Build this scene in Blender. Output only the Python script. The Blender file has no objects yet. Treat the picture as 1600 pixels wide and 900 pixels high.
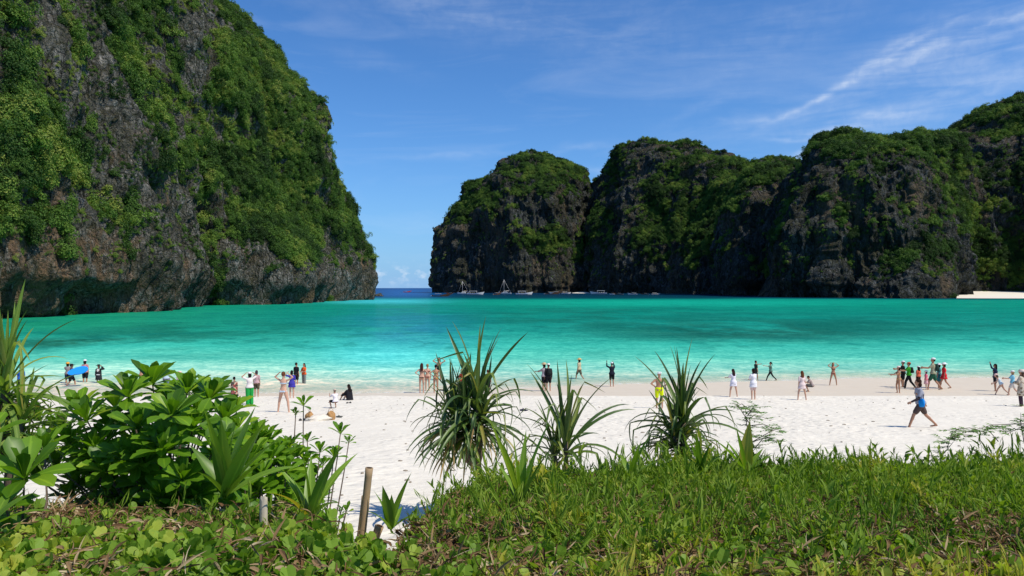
import bpy, math, random
import numpy as np
from mathutils import Vector, Matrix, Euler

R = math.radians
SC = bpy.context.scene
COL = SC.collection
F = 1100.0           # focal length in pixels of the 1600 px wide photograph
CAM = 6.3            # eye height above the sea
rng = np.random.default_rng(7)
random.seed(7)

# ------------------------------------------------------------------ camera
cam_data = bpy.data.cameras.new('camera')
cam = bpy.data.objects.new('camera', cam_data)
COL.objects.link(cam)
cam.location = (0, 0, CAM)
cam.rotation_euler = (R(90), 0, 0)
cam_data.sensor_width = 36
cam_data.lens = 36 * F / 1600
cam_data.clip_start = 0.05
cam_data.clip_end = 90000
SC.camera = cam
SC.view_settings.view_transform = 'Standard'
SC.view_settings.look = 'None'
SC.view_settings.gamma = 1
SC.view_settings.exposure = 0.12

C_ = SC.cycles
C_.max_bounces = 5; C_.diffuse_bounces = 3; C_.glossy_bounces = 2; C_.transmission_bounces = 3; C_.transparent_max_bounces = 6

SUN_EL, SUN_AZ = 55, 119        # azimuth clockwise from the view direction

# ------------------------------------------------------------------ node helpers
class N:
    def __init__(s, nt): s.nt = nt
    def new(s, t, **kw):
        n = s.nt.nodes.new(t)
        for k, v in kw.items(): setattr(n, k, v)
        return n
    def put(s, sock, v):
        if v is None: return
        if isinstance(v, bpy.types.NodeSocket): s.nt.links.new(v, sock)
        elif isinstance(v, bpy.types.Node): s.nt.links.new(v.outputs[0], sock)
        else:
            if sock.type == 'RGBA' and hasattr(v, '__len__') and len(v) == 3: v = (*v, 1)
            sock.default_value = v
    def m(s, op, a, b=None, c=None, clamp=False):
        n = s.new('ShaderNodeMath', operation=op); n.use_clamp = clamp
        s.put(n.inputs[0], a); s.put(n.inputs[1], b); s.put(n.inputs[2], c)
        return n.outputs[0]
    def mix(s, f, a, b, blend='MIX'):
        n = s.new('ShaderNodeMix', data_type='RGBA', blend_type=blend)
        s.put(n.inputs[0], f); s.put(n.inputs[6], a); s.put(n.inputs[7], b)
        return n.outputs[2]
    def ramp(s, f, stops, interp='LINEAR'):
        n = s.new('ShaderNodeValToRGB'); cr = n.color_ramp; cr.interpolation = interp
        while len(cr.elements) < len(stops): cr.elements.new(0.5)
        for e, (p, c) in zip(cr.elements, stops):
            e.position = p; e.color = (*c, 1) if hasattr(c, '__len__') else (c, c, c, 1)
        s.put(n.inputs[0], f); return n.outputs[0]
    def noise(s, vec, scale, detail=4, rough=.55, dist=0):
        n = s.new('ShaderNodeTexNoise'); s.put(n.inputs['Vector'], vec)
        n.inputs['Scale'].default_value = scale; n.inputs['Detail'].default_value = detail
        n.inputs['Roughness'].default_value = rough; n.inputs['Distortion'].default_value = dist
        return n.outputs[0]
    def vor(s, vec, scale, feature='F1'):
        n = s.new('ShaderNodeTexVoronoi', feature=feature); s.put(n.inputs['Vector'], vec)
        n.inputs['Scale'].default_value = scale
        return n.outputs[0]
    def mapping(s, vec, scale=(1, 1, 1), rot=(0, 0, 0), loc=(0, 0, 0)):
        n = s.new('ShaderNodeMapping'); s.put(n.inputs[0], vec)
        n.inputs['Scale'].default_value = scale; n.inputs['Rotation'].default_value = rot
        n.inputs['Location'].default_value = loc
        return n.outputs[0]
    def attr(s, name, typ='GEOMETRY', out='Fac'):
        n = s.new('ShaderNodeAttribute', attribute_type=typ, attribute_name=name)
        return n.outputs[out]
    def bump(s, h, strength=.5, dist=.1, normal=None):
        n = s.new('ShaderNodeBump'); n.inputs['Strength'].default_value = strength
        n.inputs['Distance'].default_value = dist; s.put(n.inputs['Height'], h)
        if normal is not None: s.put(n.inputs['Normal'], normal)
        return n.outputs[0]

def material(name):
    m = bpy.data.materials.new(name); m.use_nodes = True
    nt = m.node_tree; nt.nodes.clear()
    g = N(nt); out = g.new('ShaderNodeOutputMaterial')
    return m, g, out

def principled(g, out, base, rough=.7, normal=None, spec=.3, metal=0):
    p = g.new('ShaderNodeBsdfPrincipled')
    g.put(p.inputs['Base Color'], base); g.put(p.inputs['Roughness'], rough)
    p.inputs['Specular IOR Level'].default_value = spec
    p.inputs['Metallic'].default_value = metal
    if normal is not None: g.put(p.inputs['Normal'], normal)
    if out is not None: g.nt.links.new(p.outputs[0], out.inputs[0])
    return p

# ------------------------------------------------------------------ world
def px_dir(px, py):
    dx = px - 800
    return math.atan(dx / F), math.atan((450 - py) / math.hypot(F, dx))

def build_world():
    w = bpy.data.worlds.new('World'); SC.world = w; w.use_nodes = True
    nt = w.node_tree; nt.nodes.clear(); g = N(nt)
    out = g.new('ShaderNodeOutputWorld'); bg = g.new('ShaderNodeBackground')
    nt.links.new(bg.outputs[0], out.inputs[0])
    sky = g.new('ShaderNodeTexSky', sky_type='NISHITA')
    sky.sun_disc = False; sky.sun_elevation = R(SUN_EL); sky.sun_rotation = R(SUN_AZ)
    sky.altitude = 0; sky.air_density = 1.0; sky.dust_density = .35; sky.ozone_density = 3.2
    col = sky.outputs[0]
    hs = g.new('ShaderNodeHueSaturation'); hs.inputs['Saturation'].default_value = 1.10
    g.put(hs.inputs['Color'], col); col = hs.outputs[0]
    col = g.mix(1.0, col, (.59, .96, 1.34), 'MULTIPLY')
    tc = g.new('ShaderNodeTexCoord'); sep = g.new('ShaderNodeSeparateXYZ')
    nt.links.new(tc.outputs['Generated'], sep.inputs[0])
    x, y, z = sep.outputs
    az = g.m('ARCTAN2', x, y); el = g.m('ARCSINE', z)
    comb = g.new('ShaderNodeCombineXYZ'); g.put(comb.inputs[0], az); g.put(comb.inputs[1], el)
    warp = g.noise(g.mapping(comb.outputs[0], (9, 16, 1)), 1.0, 3)
    warp = g.m('MULTIPLY', g.m('SUBTRACT', warp, .5), .05)
    # cirrus wisps: px, py, half length px, half width px, tilt deg (up to the right), strength
    W = [(1310, 132, 95, 5, 27, .7), (1400, 88, 80, 4, 24, .6), (1370, 110, 130, 22, 24, .15), (1540, 42, 120, 4, 17, .6), (1500, 60, 130, 20, 17, .10), (1340, 190, 75, 8, 2, .6),
         (1190, 192, 60, 5, 3, .35), (1232, 215, 30, 4, 0, .5), (1268, 239, 34, 6, 8, .65),
         (1110, 168, 60, 9, 18, .25), (1530, 150, 100, 22, 10, .38), (700, 18, 130, 24, -12, .22),
         (980, 45, 230, 40, -4, .13), (590, 100, 70, 12, -12, .16), (720, 243, 90, 4, 1, .2),
         (905, 231, 50, 6, 12, .22), (1490, 100, 140, 34, 20, .14), (1240, 40, 200, 40, 20, .14), (940, 264, 30, 5, 4, .3),
         (1600, 260, 200, 30, 0, .2), (300, -180, 400, 60, -12, .3), (1900, -100, 400, 60, 18, .4), (-600, 100, 300, 40, 10, .3)]
    tot = None
    for (px, py, hl, hw, tilt, st) in W:
        a0, e0 = px_dir(px, py); c, s_ = math.cos(R(tilt)), math.sin(R(tilt))
        da = g.m('SUBTRACT', az, a0); de = g.m('ADD', g.m('SUBTRACT', el, e0), warp)
        p = g.m('ADD', g.m('MULTIPLY', da, c), g.m('MULTIPLY', de, s_))
        q = g.m('SUBTRACT', g.m('MULTIPLY', de, c), g.m('MULTIPLY', da, s_))
        p = g.m('MULTIPLY', p, F / hl); q = g.m('MULTIPLY', q, F / (hw * 1.05))
        r2 = g.m('ADD', g.m('MULTIPLY', p, p), g.m('MULTIPLY', q, q))
        v = g.m('MULTIPLY', g.m('EXPONENT', g.m('MULTIPLY', r2, -1.0)), st)
        tot = v if tot is None else g.m('ADD', tot, v)
    st = g.noise(g.mapping(comb.outputs[0], (9, 70, 1), (0, 0, R(-22))), 1.0, 5, .55, .5)
    st2 = g.noise(g.mapping(comb.outputs[0], (60, 60, 1)), 1.0, 5, .6, .5)
    fib = g.m('MULTIPLY', g.ramp(st, [(.34, .25), (.62, 1.0)]), g.ramp(st2, [(.25, .45), (.7, 1)]))
    cl = g.m('MULTIPLY', tot, fib)
    cl = g.m('MULTIPLY', cl, .55)
    # faint cirrus everywhere in the upper sky
    veil = g.m('MULTIPLY', g.ramp(g.noise(g.mapping(comb.outputs[0], (3, 12, 1), (0, 0, R(-14))), 1.0, 6, .6, 1.2), [(.5, 0), (.85, 1)]), .14)
    cl = g.m('ADD', cl, veil)
    # small fair weather cumulus low over the horizon
    cn = g.noise(g.mapping(comb.outputs[0], (55, 80, 1)), 1.0, 6, .6)
    lo = g.m('EXPONENT', g.m('MULTIPLY', g.m('POWER', g.m('DIVIDE', g.m('SUBTRACT', el, .019), .014), 2.0), -1.0))
    cu = g.m('MULTIPLY', g.ramp(cn, [(.5, 0), (.66, 1)]), g.m('MULTIPLY', lo, .35))
    cl = g.m('MINIMUM', g.m('ADD', cl, cu), .92)
    # pale haze at the horizon
    hz = g.m('EXPONENT', g.m('MULTIPLY', g.m('MAXIMUM', el, 0.0), -9.0))
    col = g.mix(g.m('MULTIPLY', hz, .8), col, (2.3, 4.5, 8.1))
    col = g.mix(cl, col, (8.2, 8.8, 9.6))
    g.put(bg.inputs[0], col); bg.inputs[1].default_value = 0.10
build_world()

sd = bpy.data.lights.new('sun', 'SUN'); sd.energy = 4.3; sd.angle = R(.53); sd.color = (1, .925, .785)
sun = bpy.data.objects.new('sun', sd); COL.objects.link(sun)
sv = Vector((math.sin(R(SUN_AZ)) * math.cos(R(SUN_EL)), math.cos(R(SUN_AZ)) * math.cos(R(SUN_EL)), math.sin(R(SUN_EL))))
sun.rotation_euler = sv.to_track_quat('Z', 'Y').to_euler(); sun.location = (30, -20, 60)

# ------------------------------------------------------------------ numpy noise
_rs = np.random.RandomState(11)
_perm = np.tile(_rs.permutation(256), 3)
_grad = _rs.normal(size=(256, 3)); _grad /= np.linalg.norm(_grad, axis=1)[:, None]
def perlin(x, y, z=0.0):
    x, y, z = np.broadcast_arrays(np.asarray(x, float), np.asarray(y, float), np.asarray(z, float))
    xi, yi, zi = np.floor(x).astype(int), np.floor(y).astype(int), np.floor(z).astype(int)
    xf, yf, zf = x - xi, y - yi, z - zi
    xi &= 255; yi &= 255; zi &= 255
    f = lambda t: t * t * t * (t * (t * 6 - 15) + 10)
    u, v, w = f(xf), f(yf), f(zf); res = 0
    for i in (0, 1):
        for j in (0, 1):
            for k in (0, 1):
                g = _grad[_perm[_perm[_perm[xi + i] + yi + j] + zi + k]]
                d = g[..., 0] * (xf - i) + g[..., 1] * (yf - j) + g[..., 2] * (zf - k)
                res = res + d * (u if i else 1 - u) * (v if j else 1 - v) * (w if k else 1 - w)
    return res * 1.6
def fbm(x, y, z=0.0, o=4, gain=.5):
    a, s, r = 1.0, 0, 0
    for i in range(o):
        r = r + a * perlin(x * 2 ** i + 17.3 * i, y * 2 ** i - 9.1 * i, np.asarray(z) * 2 ** i + 3.7 * i); a *= gain
    return r
def ridged(x, y, z=0.0, o=3):
    a, r = 1.0, 0
    for i in range(o):
        r = r + a * (1 - 2 * np.abs(perlin(x * 2 ** i + 5.3 * i, y * 2 ** i + 1.9 * i, np.asarray(z) * 2 ** i - 7.7 * i))); a *= .5
    return r / 1.75
def sstep(a, b, t):
    t = np.clip((t - a) / (b - a), 0, 1); return t * t * (3 - 2 * t)

# ------------------------------------------------------------------ mesh helpers
def tag(o, label=None, cat=None, group=None, kind=None):
    if label: o['label'] = label
    if cat: o['category'] = cat
    if group: o['group'] = group
    if kind: o['kind'] = kind
    return o
def np_mesh(name, verts, faces, mats=(), smooth=True, matidx=None):
    """verts (n,3); faces (m,3|4) array or list of tuples"""
    me = bpy.data.meshes.new(name)
    verts = np.asarray(verts, dtype=np.float32)
    if isinstance(faces, np.ndarray):
        k = faces.shape[1]
        me.vertices.add(len(verts)); me.vertices.foreach_set('co', verts.ravel())
        me.loops.add(faces.size); me.loops.foreach_set('vertex_index', faces.ravel().astype(np.int32))
        me.polygons.add(len(faces)); me.polygons.foreach_set('loop_start', np.arange(0, faces.size, k, dtype=np.int32))
    else:
        me.from_pydata(verts.tolist(), [], faces)
    if smooth: me.polygons.foreach_set('use_smooth', np.ones(len(me.polygons), dtype=bool))
    for m in mats: me.materials.append(m)
    if matidx is not None: me.polygons.foreach_set('material_index', np.asarray(matidx, dtype=np.int32))
    me.update(calc_edges=True)
    return me
def set_attr(me, name, typ, dom, data):
    a = me.attributes.new(name, typ, dom)
    key = {'FLOAT_VECTOR': 'vector', 'FLOAT_COLOR': 'color'}.get(typ, 'value')
    a.data.foreach_set(key, np.asarray(data, dtype=np.int32 if typ == 'INT' else np.float32).ravel())
def link(name, me, parent=None, loc=None):
    o = bpy.data.objects.new(name, me); COL.objects.link(o)
    if parent is not None: o.parent = parent
    if loc is not None: o.location = loc
    return o
def empty(name, loc=(0, 0, 0), rz=0):
    o = bpy.data.objects.new(name, None); COL.objects.link(o); o.location = loc
    o.rotation_euler = (0, 0, rz); o.empty_display_size = .2
    return o
def grid_faces(nu, nv):
    i, j = np.meshgrid(np.arange(nu - 1), np.arange(nv - 1), indexing='ij')
    a = i * nv + j
    return np.stack([a, a + nv, a + nv + 1, a + 1], -1).reshape(-1, 4)

# ------------------------------------------------------------------ terrain functions
def shore_y(x):
    return np.interp(x, [-40, -30, -6, 6, 24, 60], [40, 41.5, 42.5, 45.5, 49.0, 51]) + .25 * perlin(np.asarray(x) * .25, 3.3) + .55 * perlin(np.asarray(x) * .07, 8.1) + .22 * perlin(np.asarray(x) * .8, 2.1)
def edge_y(px):
    return np.interp(px, [-1500, 0, 300, 480, 540, 600, 650, 700, 800, 1000, 1600, 3000],
                     [4.8, 5.0, 5.0, 4.7, 3.75, 3.8, 4.6, 6.3, 7.6, 8.7, 8.9, 9.2])
def to_px(x, y): return 800 + F * np.asarray(x) / np.maximum(np.asarray(y), .4)
def sand_z(x, y):
    x = np.asarray(x, float); y = np.asarray(y, float)
    yw = shore_y(x); yc = 37.6 + .5 * perlin(x * .06, 1.7)
    zdry = np.interp(y, [-20, 3, 8.7, 23, 32, 37.6], [4.2, 3.72, 3.2, 1.85, 1.0, .55])
    t = np.clip((y - yc) / np.maximum(yw - yc, 1), 0, 1)
    z = np.where(y < yc, zdry, .55 * (1 - t) ** 1.15)
    z = np.where(y > yw, -np.minimum((y - yw) * .045, 4), z)
    z = z + .035 * fbm(x * .5, y * .5, 0, 3) * (y < yc) * sstep(9, 14, y)
    e = edge_y(to_px(x, y)) + .25 * perlin(x * 1.3, y * 1.3, 5.0)
    plat = CAM + np.interp(y, [-5, 0, 3.3, 4.6, 5.8, 8.5, 9.5], [-1.5, -1.5, -1.56, -1.78, -2.0, -2.42, -2.55]) + .06 * fbm(x * 1.2, y * 1.2, 2.2, 3) + .13 * (1 - sstep(480, 620, to_px(x, y)))
    k = 1 - sstep(0, 1.9, y - e)
    return z * (1 - k) + plat * k
def ground_hit(px, py, water=False):
    """point where the ray through a pixel meets the sand (or the sea)"""
    d = CAM * F / (py - 450)
    if water: return (px - 800) / F * d, d, float(sand_z((px - 800) / F * d, d))
    for _ in range(60):
        x = (px - 800) / F * d; z = float(sand_z(x, d))
        d = .6 * d + .4 * (CAM - z) * F / (py - 450)
    return (px - 800) / F * d, d, float(sand_z((px - 800) / F * d, d))
def at(px, py, d):
    """world point at pixel px, py and distance d along the view axis"""
    return Vector(((px - 800) / F * d, d, CAM - (py - 450) / F * d))

# ------------------------------------------------------------------ materials of the setting
def mat_sand():
    m, g, out = material('beach_sand')
    geo = g.new('ShaderNodeNewGeometry').outputs['Position']
    wet = g.attr('wet'); soil = g.attr('soil')
    n1 = g.noise(geo, 1.1, 5, .6); n2 = g.noise(geo, 9, 4, .6); n3 = g.noise(geo, 120, 2, .6)
    dry = g.mix(n1, (.72, .665, .56), (.79, .74, .64))
    dry = g.mix(g.ramp(n2, [(.35, .35), (.6, 0)]), dry, (.66, .60, .50))
    # coral crumbs and leaf bits
    crumbs = g.ramp(g.vor(geo, 5.5), [(.03, 1), (.06, 0)])
    dry = g.mix(g.m('MULTIPLY', crumbs, g.ramp(g.noise(geo, 2.3, 2), [(.52, 0), (.6, .7)])), dry, (.30, .24, .18))
    wetc = g.mix(n1, (.62, .53, .41), (.70, .61, .48))
    c = g.mix(wet, dry, wetc)
    # litter-brown ground under the plants
    so = g.mix(g.ramp(g.noise(geo, 40, 4, .7), [(.35, 0), (.65, 1)]), (.035, .02, .012), (.16, .10, .055))
    c = g.mix(soil, c, so)
    # footprints: dimples on the dry sand only
    sq = g.mapping(geo, (1, 1, .2))
    v = g.vor(sq, 2.6, 'SMOOTH_F1'); foot = g.ramp(v, [(.12, 0), (.42, 1)])
    v2 = g.vor(g.mapping(geo, (1, 1, .2), (0, 0, .6), (3, 1, 0)), 4.6, 'SMOOTH_F1'); foot2 = g.ramp(v2, [(.1, 0), (.4, 1)])
    tread = g.ramp(g.noise(geo, .22, 3, .6), [(.40, .25), (.60, 1.25)])
    h = g.m('MULTIPLY', g.m('ADD', g.m('MULTIPLY', foot, .045), g.m('MULTIPLY', foot2, .028)), tread)
    h = g.m('ADD', h, g.m('MULTIPLY', n2, .025))
    h = g.m('MULTIPLY', h, g.m('MULTIPLY', g.m('SUBTRACT', 1.0, wet), .75))
    h = g.m('ADD', h, g.m('MULTIPLY', n3, .002))
    b = g.bump(h, .9, 1.0)
    principled(g, out, c, g.m('SUBTRACT', .9, g.m('MULTIPLY', wet, .35)), b, .25)
    return m

def mat_water():
    m, g, out = material('sea_water')
    geo = g.new('ShaderNodeNewGeometry').outputs['Position']
    bed = g.attr('bed', out='Color'); dep = g.attr('depth')
    cam_d = g.attr('dist')
    w1 = g.noise(g.mapping(geo, (.9, 1.6, 1)), 1.0, 4, .6, .4)
    w2 = g.noise(g.mapping(geo, (.16, .3, 1), (0, 0, .2)), 1.0, 4, .62, .6)
    w3 = g.noise(g.mapping(geo, (.035, .07, 1), (0, 0, -.1)), 1.0, 4, .6, .5)
    w0 = g.noise(g.mapping(geo, (3.6, 6.2, 1), (0, 0, .1)), 1.0, 3, .6, .4)
    h = g.m('ADD', g.m('MULTIPLY', w1, .10), g.m('ADD', g.m('MULTIPLY', w2, .45), g.m('MULTIPLY', w3, 1.2)))
    h = g.m('ADD', h, g.m('MULTIPLY', w0, .022))
    bmp = g.bump(h, .55, 1.0)
    # sea floor mottling seen through the water, the bed's own colour, before the ripple loop
    mo = g.noise(g.mapping(geo, (.05, .11, 1)), 1.0, 6, .62, .8)
    mo2 = g.noise(g.mapping(geo, (.35, .8, 1)), 1.0, 4, .6, .5)
    c = g.mix(g.ramp(mo, [(.35, .38), (.62, 0)]), bed, g.mix(1.0, bed, (.35, .66, .72), 'MULTIPLY'))
    c = g.mix(g.ramp(mo2, [(.38, .25), (.55, 0)]), c, g.mix(1.0, bed, (.5, .78, .82), 'MULTIPLY'))
    for wv, lo, hi, a in ((g.noise(g.mapping(geo, (2.6, 2.2, 1)), 1.0, 3, .7, .5), .40, .60, .6), (g.noise(geo, .95, 3, .65, .5), .42, .60, .5), (w1, .38, .62, .55), (w2, .36, .62, .55), (w3, .34, .62, .5)):  # light and shade of the ripples painted into the water colour
        k = g.ramp(wv, [(lo, 0), (hi, 1)])
        c = g.mix(a, c, g.mix(1.0, c, g.mix(k, (.62, .80, .82), (1.42, 1.14, 1.12)), 'MULTIPLY'))
    dif = g.new('ShaderNodeBsdfDiffuse'); g.put(dif.inputs[0], c); g.put(dif.inputs['Normal'], g.bump(h, .25, 1.0))
    gl = g.new('ShaderNodeBsdfGlossy'); gl.inputs[0].default_value = (1, 1, 1, 1); gl.inputs['Roughness'].default_value = .12
    g.put(gl.inputs['Normal'], bmp)
    fr = g.new('ShaderNodeFresnel'); fr.inputs[0].default_value = 1.33; g.put(fr.inputs[1], bmp)
    # wind-roughened water: facets face the viewer, so grazing reflection stays well below a mirror's
    f = g.m('MINIMUM', g.m('MULTIPLY', fr, .5), g.m('ADD', .06, g.attr('refl')))
    tr = g.new('ShaderNodeBsdfTransparent'); tr.inputs[0].default_value = (.95, .99, .97, 1)
    op = g.m('SUBTRACT', 1.0, g.m('EXPONENT', g.m('MULTIPLY', dep, -8.0)))
    a = g.new('ShaderNodeMixShader'); g.put(a.inputs[0], op); g.nt.links.new(tr.outputs[0], a.inputs[1]); g.nt.links.new(dif.outputs[0], a.inputs[2])
    b = g.new('ShaderNodeMixShader'); g.put(b.inputs[0], f); g.nt.links.new(a.outputs[0], b.inputs[1]); g.nt.links.new(gl.outputs[0], b.inputs[2])
    # thin foam where ripples run up the sand
    fo = g.m('MULTIPLY', g.ramp(g.noise(g.mapping(geo, (2.2, 5, 1)), 1.0, 5, .65), [(.5, 0), (.6, 1)]), g.ramp(dep, [(.0, .8), (.012, .7), (.035, .12), (.09, 0)]))
    fd = g.new('ShaderNodeBsdfDiffuse'); fd.inputs[0].default_value = (.85, .86, .84, 1)
    d = g.new('ShaderNodeMixShader'); g.put(d.inputs[0], fo); g.nt.links.new(b.outputs[0], d.inputs[1]); g.nt.links.new(fd.outputs[0], d.inputs[2])
    g.nt.links.new(d.outputs[0], out.inputs[0])
    return m

def mat_rock(name, dark, light, ochre, scale, under=(.022, .040, .012)):
    m, g, out = material(name)
    geo = g.new('ShaderNodeNewGeometry').outputs['Position']
    veg = g.attr('veg'); och = g.attr('ochre')
    warp = g.new('ShaderNodeVectorMath', operation='ADD')
    wn = g.new('ShaderNodeTexNoise'); wn.inputs['Scale'].default_value = .35 * scale; wn.inputs['Detail'].default_value = 4; g.put(wn.inputs['Vector'], geo)
    ws = g.new('ShaderNodeVectorMath', operation='SCALE'); g.put(ws.inputs[0], wn.outputs[1]); ws.inputs['Scale'].default_value = 3.2 / scale
    g.put(warp.inputs[0], geo); g.put(warp.inputs[1], ws.outputs[0]); pw = warp.outputs[0]
    st = g.noise(g.mapping(geo, (.5 * scale, .5 * scale, .10 * scale)), 1.0, 9, .70, .3)
    st2 = g.noise(g.mapping(geo, (1.8 * scale, 1.8 * scale, .42 * scale)), 1.0, 6, .7, .3)
    bl = g.noise(geo, .10 * scale, 9, .68)
    cr = g.vor(g.mapping(pw, (.42 * scale, .42 * scale, .13 * scale)), 1.0, 'DISTANCE_TO_EDGE')
    cr2 = g.vor(g.mapping(pw, (1.1 * scale, 1.1 * scale, .5 * scale)), 1.0, 'DISTANCE_TO_EDGE')
    blk = g.vor(g.mapping(pw, (.8 * scale, .8 * scale, .35 * scale)), 1.0)
    vs = g.noise(g.mapping(geo, (.9 * scale, .9 * scale, .045 * scale), (0, 0, 0), (4, 1, 0)), 1.0, 5, .6, .4)
    c = g.mix(g.ramp(st, [(.40, 0), (.60, 1)]), dark, light)
    c = g.mix(g.ramp(vs, [(.53, 0), (.62, .75)]), c, tuple(.28 * a for a in light))
    c = g.mix(g.ramp(vs, [(.34, .6), (.42, 0)]), c, tuple(1.35 * a for a in light))
    c = g.mix(g.ramp(bl, [(.44, 0), (.60, .85)]), c, tuple(.6 * a for a in dark))
    c = g.mix(g.ramp(st2, [(.34, .9), (.5, 0)]), c, (.012, .012, .012))
    c = g.mix(g.ramp(cr, [(0, .85), (.07, 0)]), c, (.008, .008, .008))
    c = g.mix(g.ramp(cr2, [(0, .5), (.06, 0)]), c, (.008, .008, .008))
    # pale tide-washed stone just above the notch
    oc = g.m('MULTIPLY', och, g.ramp(g.noise(g.mapping(geo, (.4 * scale, .4 * scale, .12 * scale), (0, 0, 0), (9, 3, 1)), 1.0, 7, .68), [(.43, 0), (.57, .9)]))
    c = g.mix(oc, c, g.mix(st2, tuple(.5 * a for a in ochre), tuple(min(1, 1.9 * a) for a in ochre)))
    fine = g.noise(geo, 1.1 * scale, 6, .72)
    mossc = g.mix(g.ramp(bl, [(.4, 0), (.6, 1)]), under, g.mix(g.ramp(fine, [(.45, 0), (.62, 1)]), (.06, .085, .02), (.15, .125, .05)))
    c = g.mix(g.m('MULTIPLY', g.m('ADD', veg, .5), g.ramp(fine, [(.42, 0), (.56, .9)]), clamp=True), c, mossc)
    h = g.m('ADD', g.m('MULTIPLY', st, 2.6), g.m('MULTIPLY', st2, 1.3)); h = g.m('ADD', h, g.m('MULTIPLY', fine, .9))
    h = g.m('ADD', h, g.m('MULTIPLY', g.m('MINIMUM', cr, .2), 3.5)); h = g.m('ADD', h, g.m('MULTIPLY', g.m('MINIMUM', cr2, .2), 1.5))
    h = g.m('SUBTRACT', h, g.m('MULTIPLY', blk, .6))
    principled(g, out, c, .92, g.bump(h, 1.0, 1.5 / scale), .12)
    return m

def mat_leaf(name, cols, rough=.45, transl=.3, spec=.4, use_inst=True):
    """cols: list of (pos, rgb) over the tint 0..1; translucent thin leaf"""
    m, g, out = material(name)
    if use_inst: t = g.m('ADD', g.m('ADD', g.attr('tint', 'INSTANCER'), g.attr('var')), g.attr('tint'))
    else: t = g.m('ADD', g.attr('var'), g.m('MULTIPLY', g.new('ShaderNodeObjectInfo').outputs['Random'], .55))
    c = g.ramp(t, cols)
    geo = g.new('ShaderNodeNewGeometry').outputs['Position']
    c = g.mix(g.m('MULTIPLY', g.noise(geo, 23, 3), .35), c, g.mix(1.0, c, (.6, .7, .5), 'MULTIPLY'))
    c = g.mix(g.ramp(g.attr('rib'), [(.80, 0), (.95, .55)]), c, g.mix(1.0, c, (1.9, 1.6, 1.8), 'MULTIPLY'))
    c = g.mix(g.ramp(g.noise(geo, 55, 4, .7), [(.60, 0), (.68, .5)]), c, g.mix(1.0, c, (1.6, 1.15, .6), 'MULTIPLY'))
    p = principled(g, None, c, rough, None, spec)
    tr = g.new('ShaderNodeBsdfTranslucent'); g.put(tr.inputs[0], g.mix(1.0, c, (1.5, 1.6, .55), 'MULTIPLY'))
    x = g.new('ShaderNodeMixShader'); x.inputs[0].default_value = transl
    g.nt.links.new(p.outputs[0], x.inputs[1]); g.nt.links.new(tr.outputs[0], x.inputs[2]); g.nt.links.new(x.outputs[0], out.inputs[0])
    return m
def mat_plain(name, col, rough=.75, spec=.25, noise_amt=.25, scale=30, bump=.0):
    m, g, out = material(name)
    tc = g.new('ShaderNodeTexCoord').outputs['Object']
    n = g.noise(tc, scale, 4, .6)
    c = g.mix(g.m('MULTIPLY', n, noise_amt), col, tuple(a * .45 for a in col))
    principled(g, out, c, rough, g.bump(n, .4, bump) if bump else None, spec)
    return m

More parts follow.
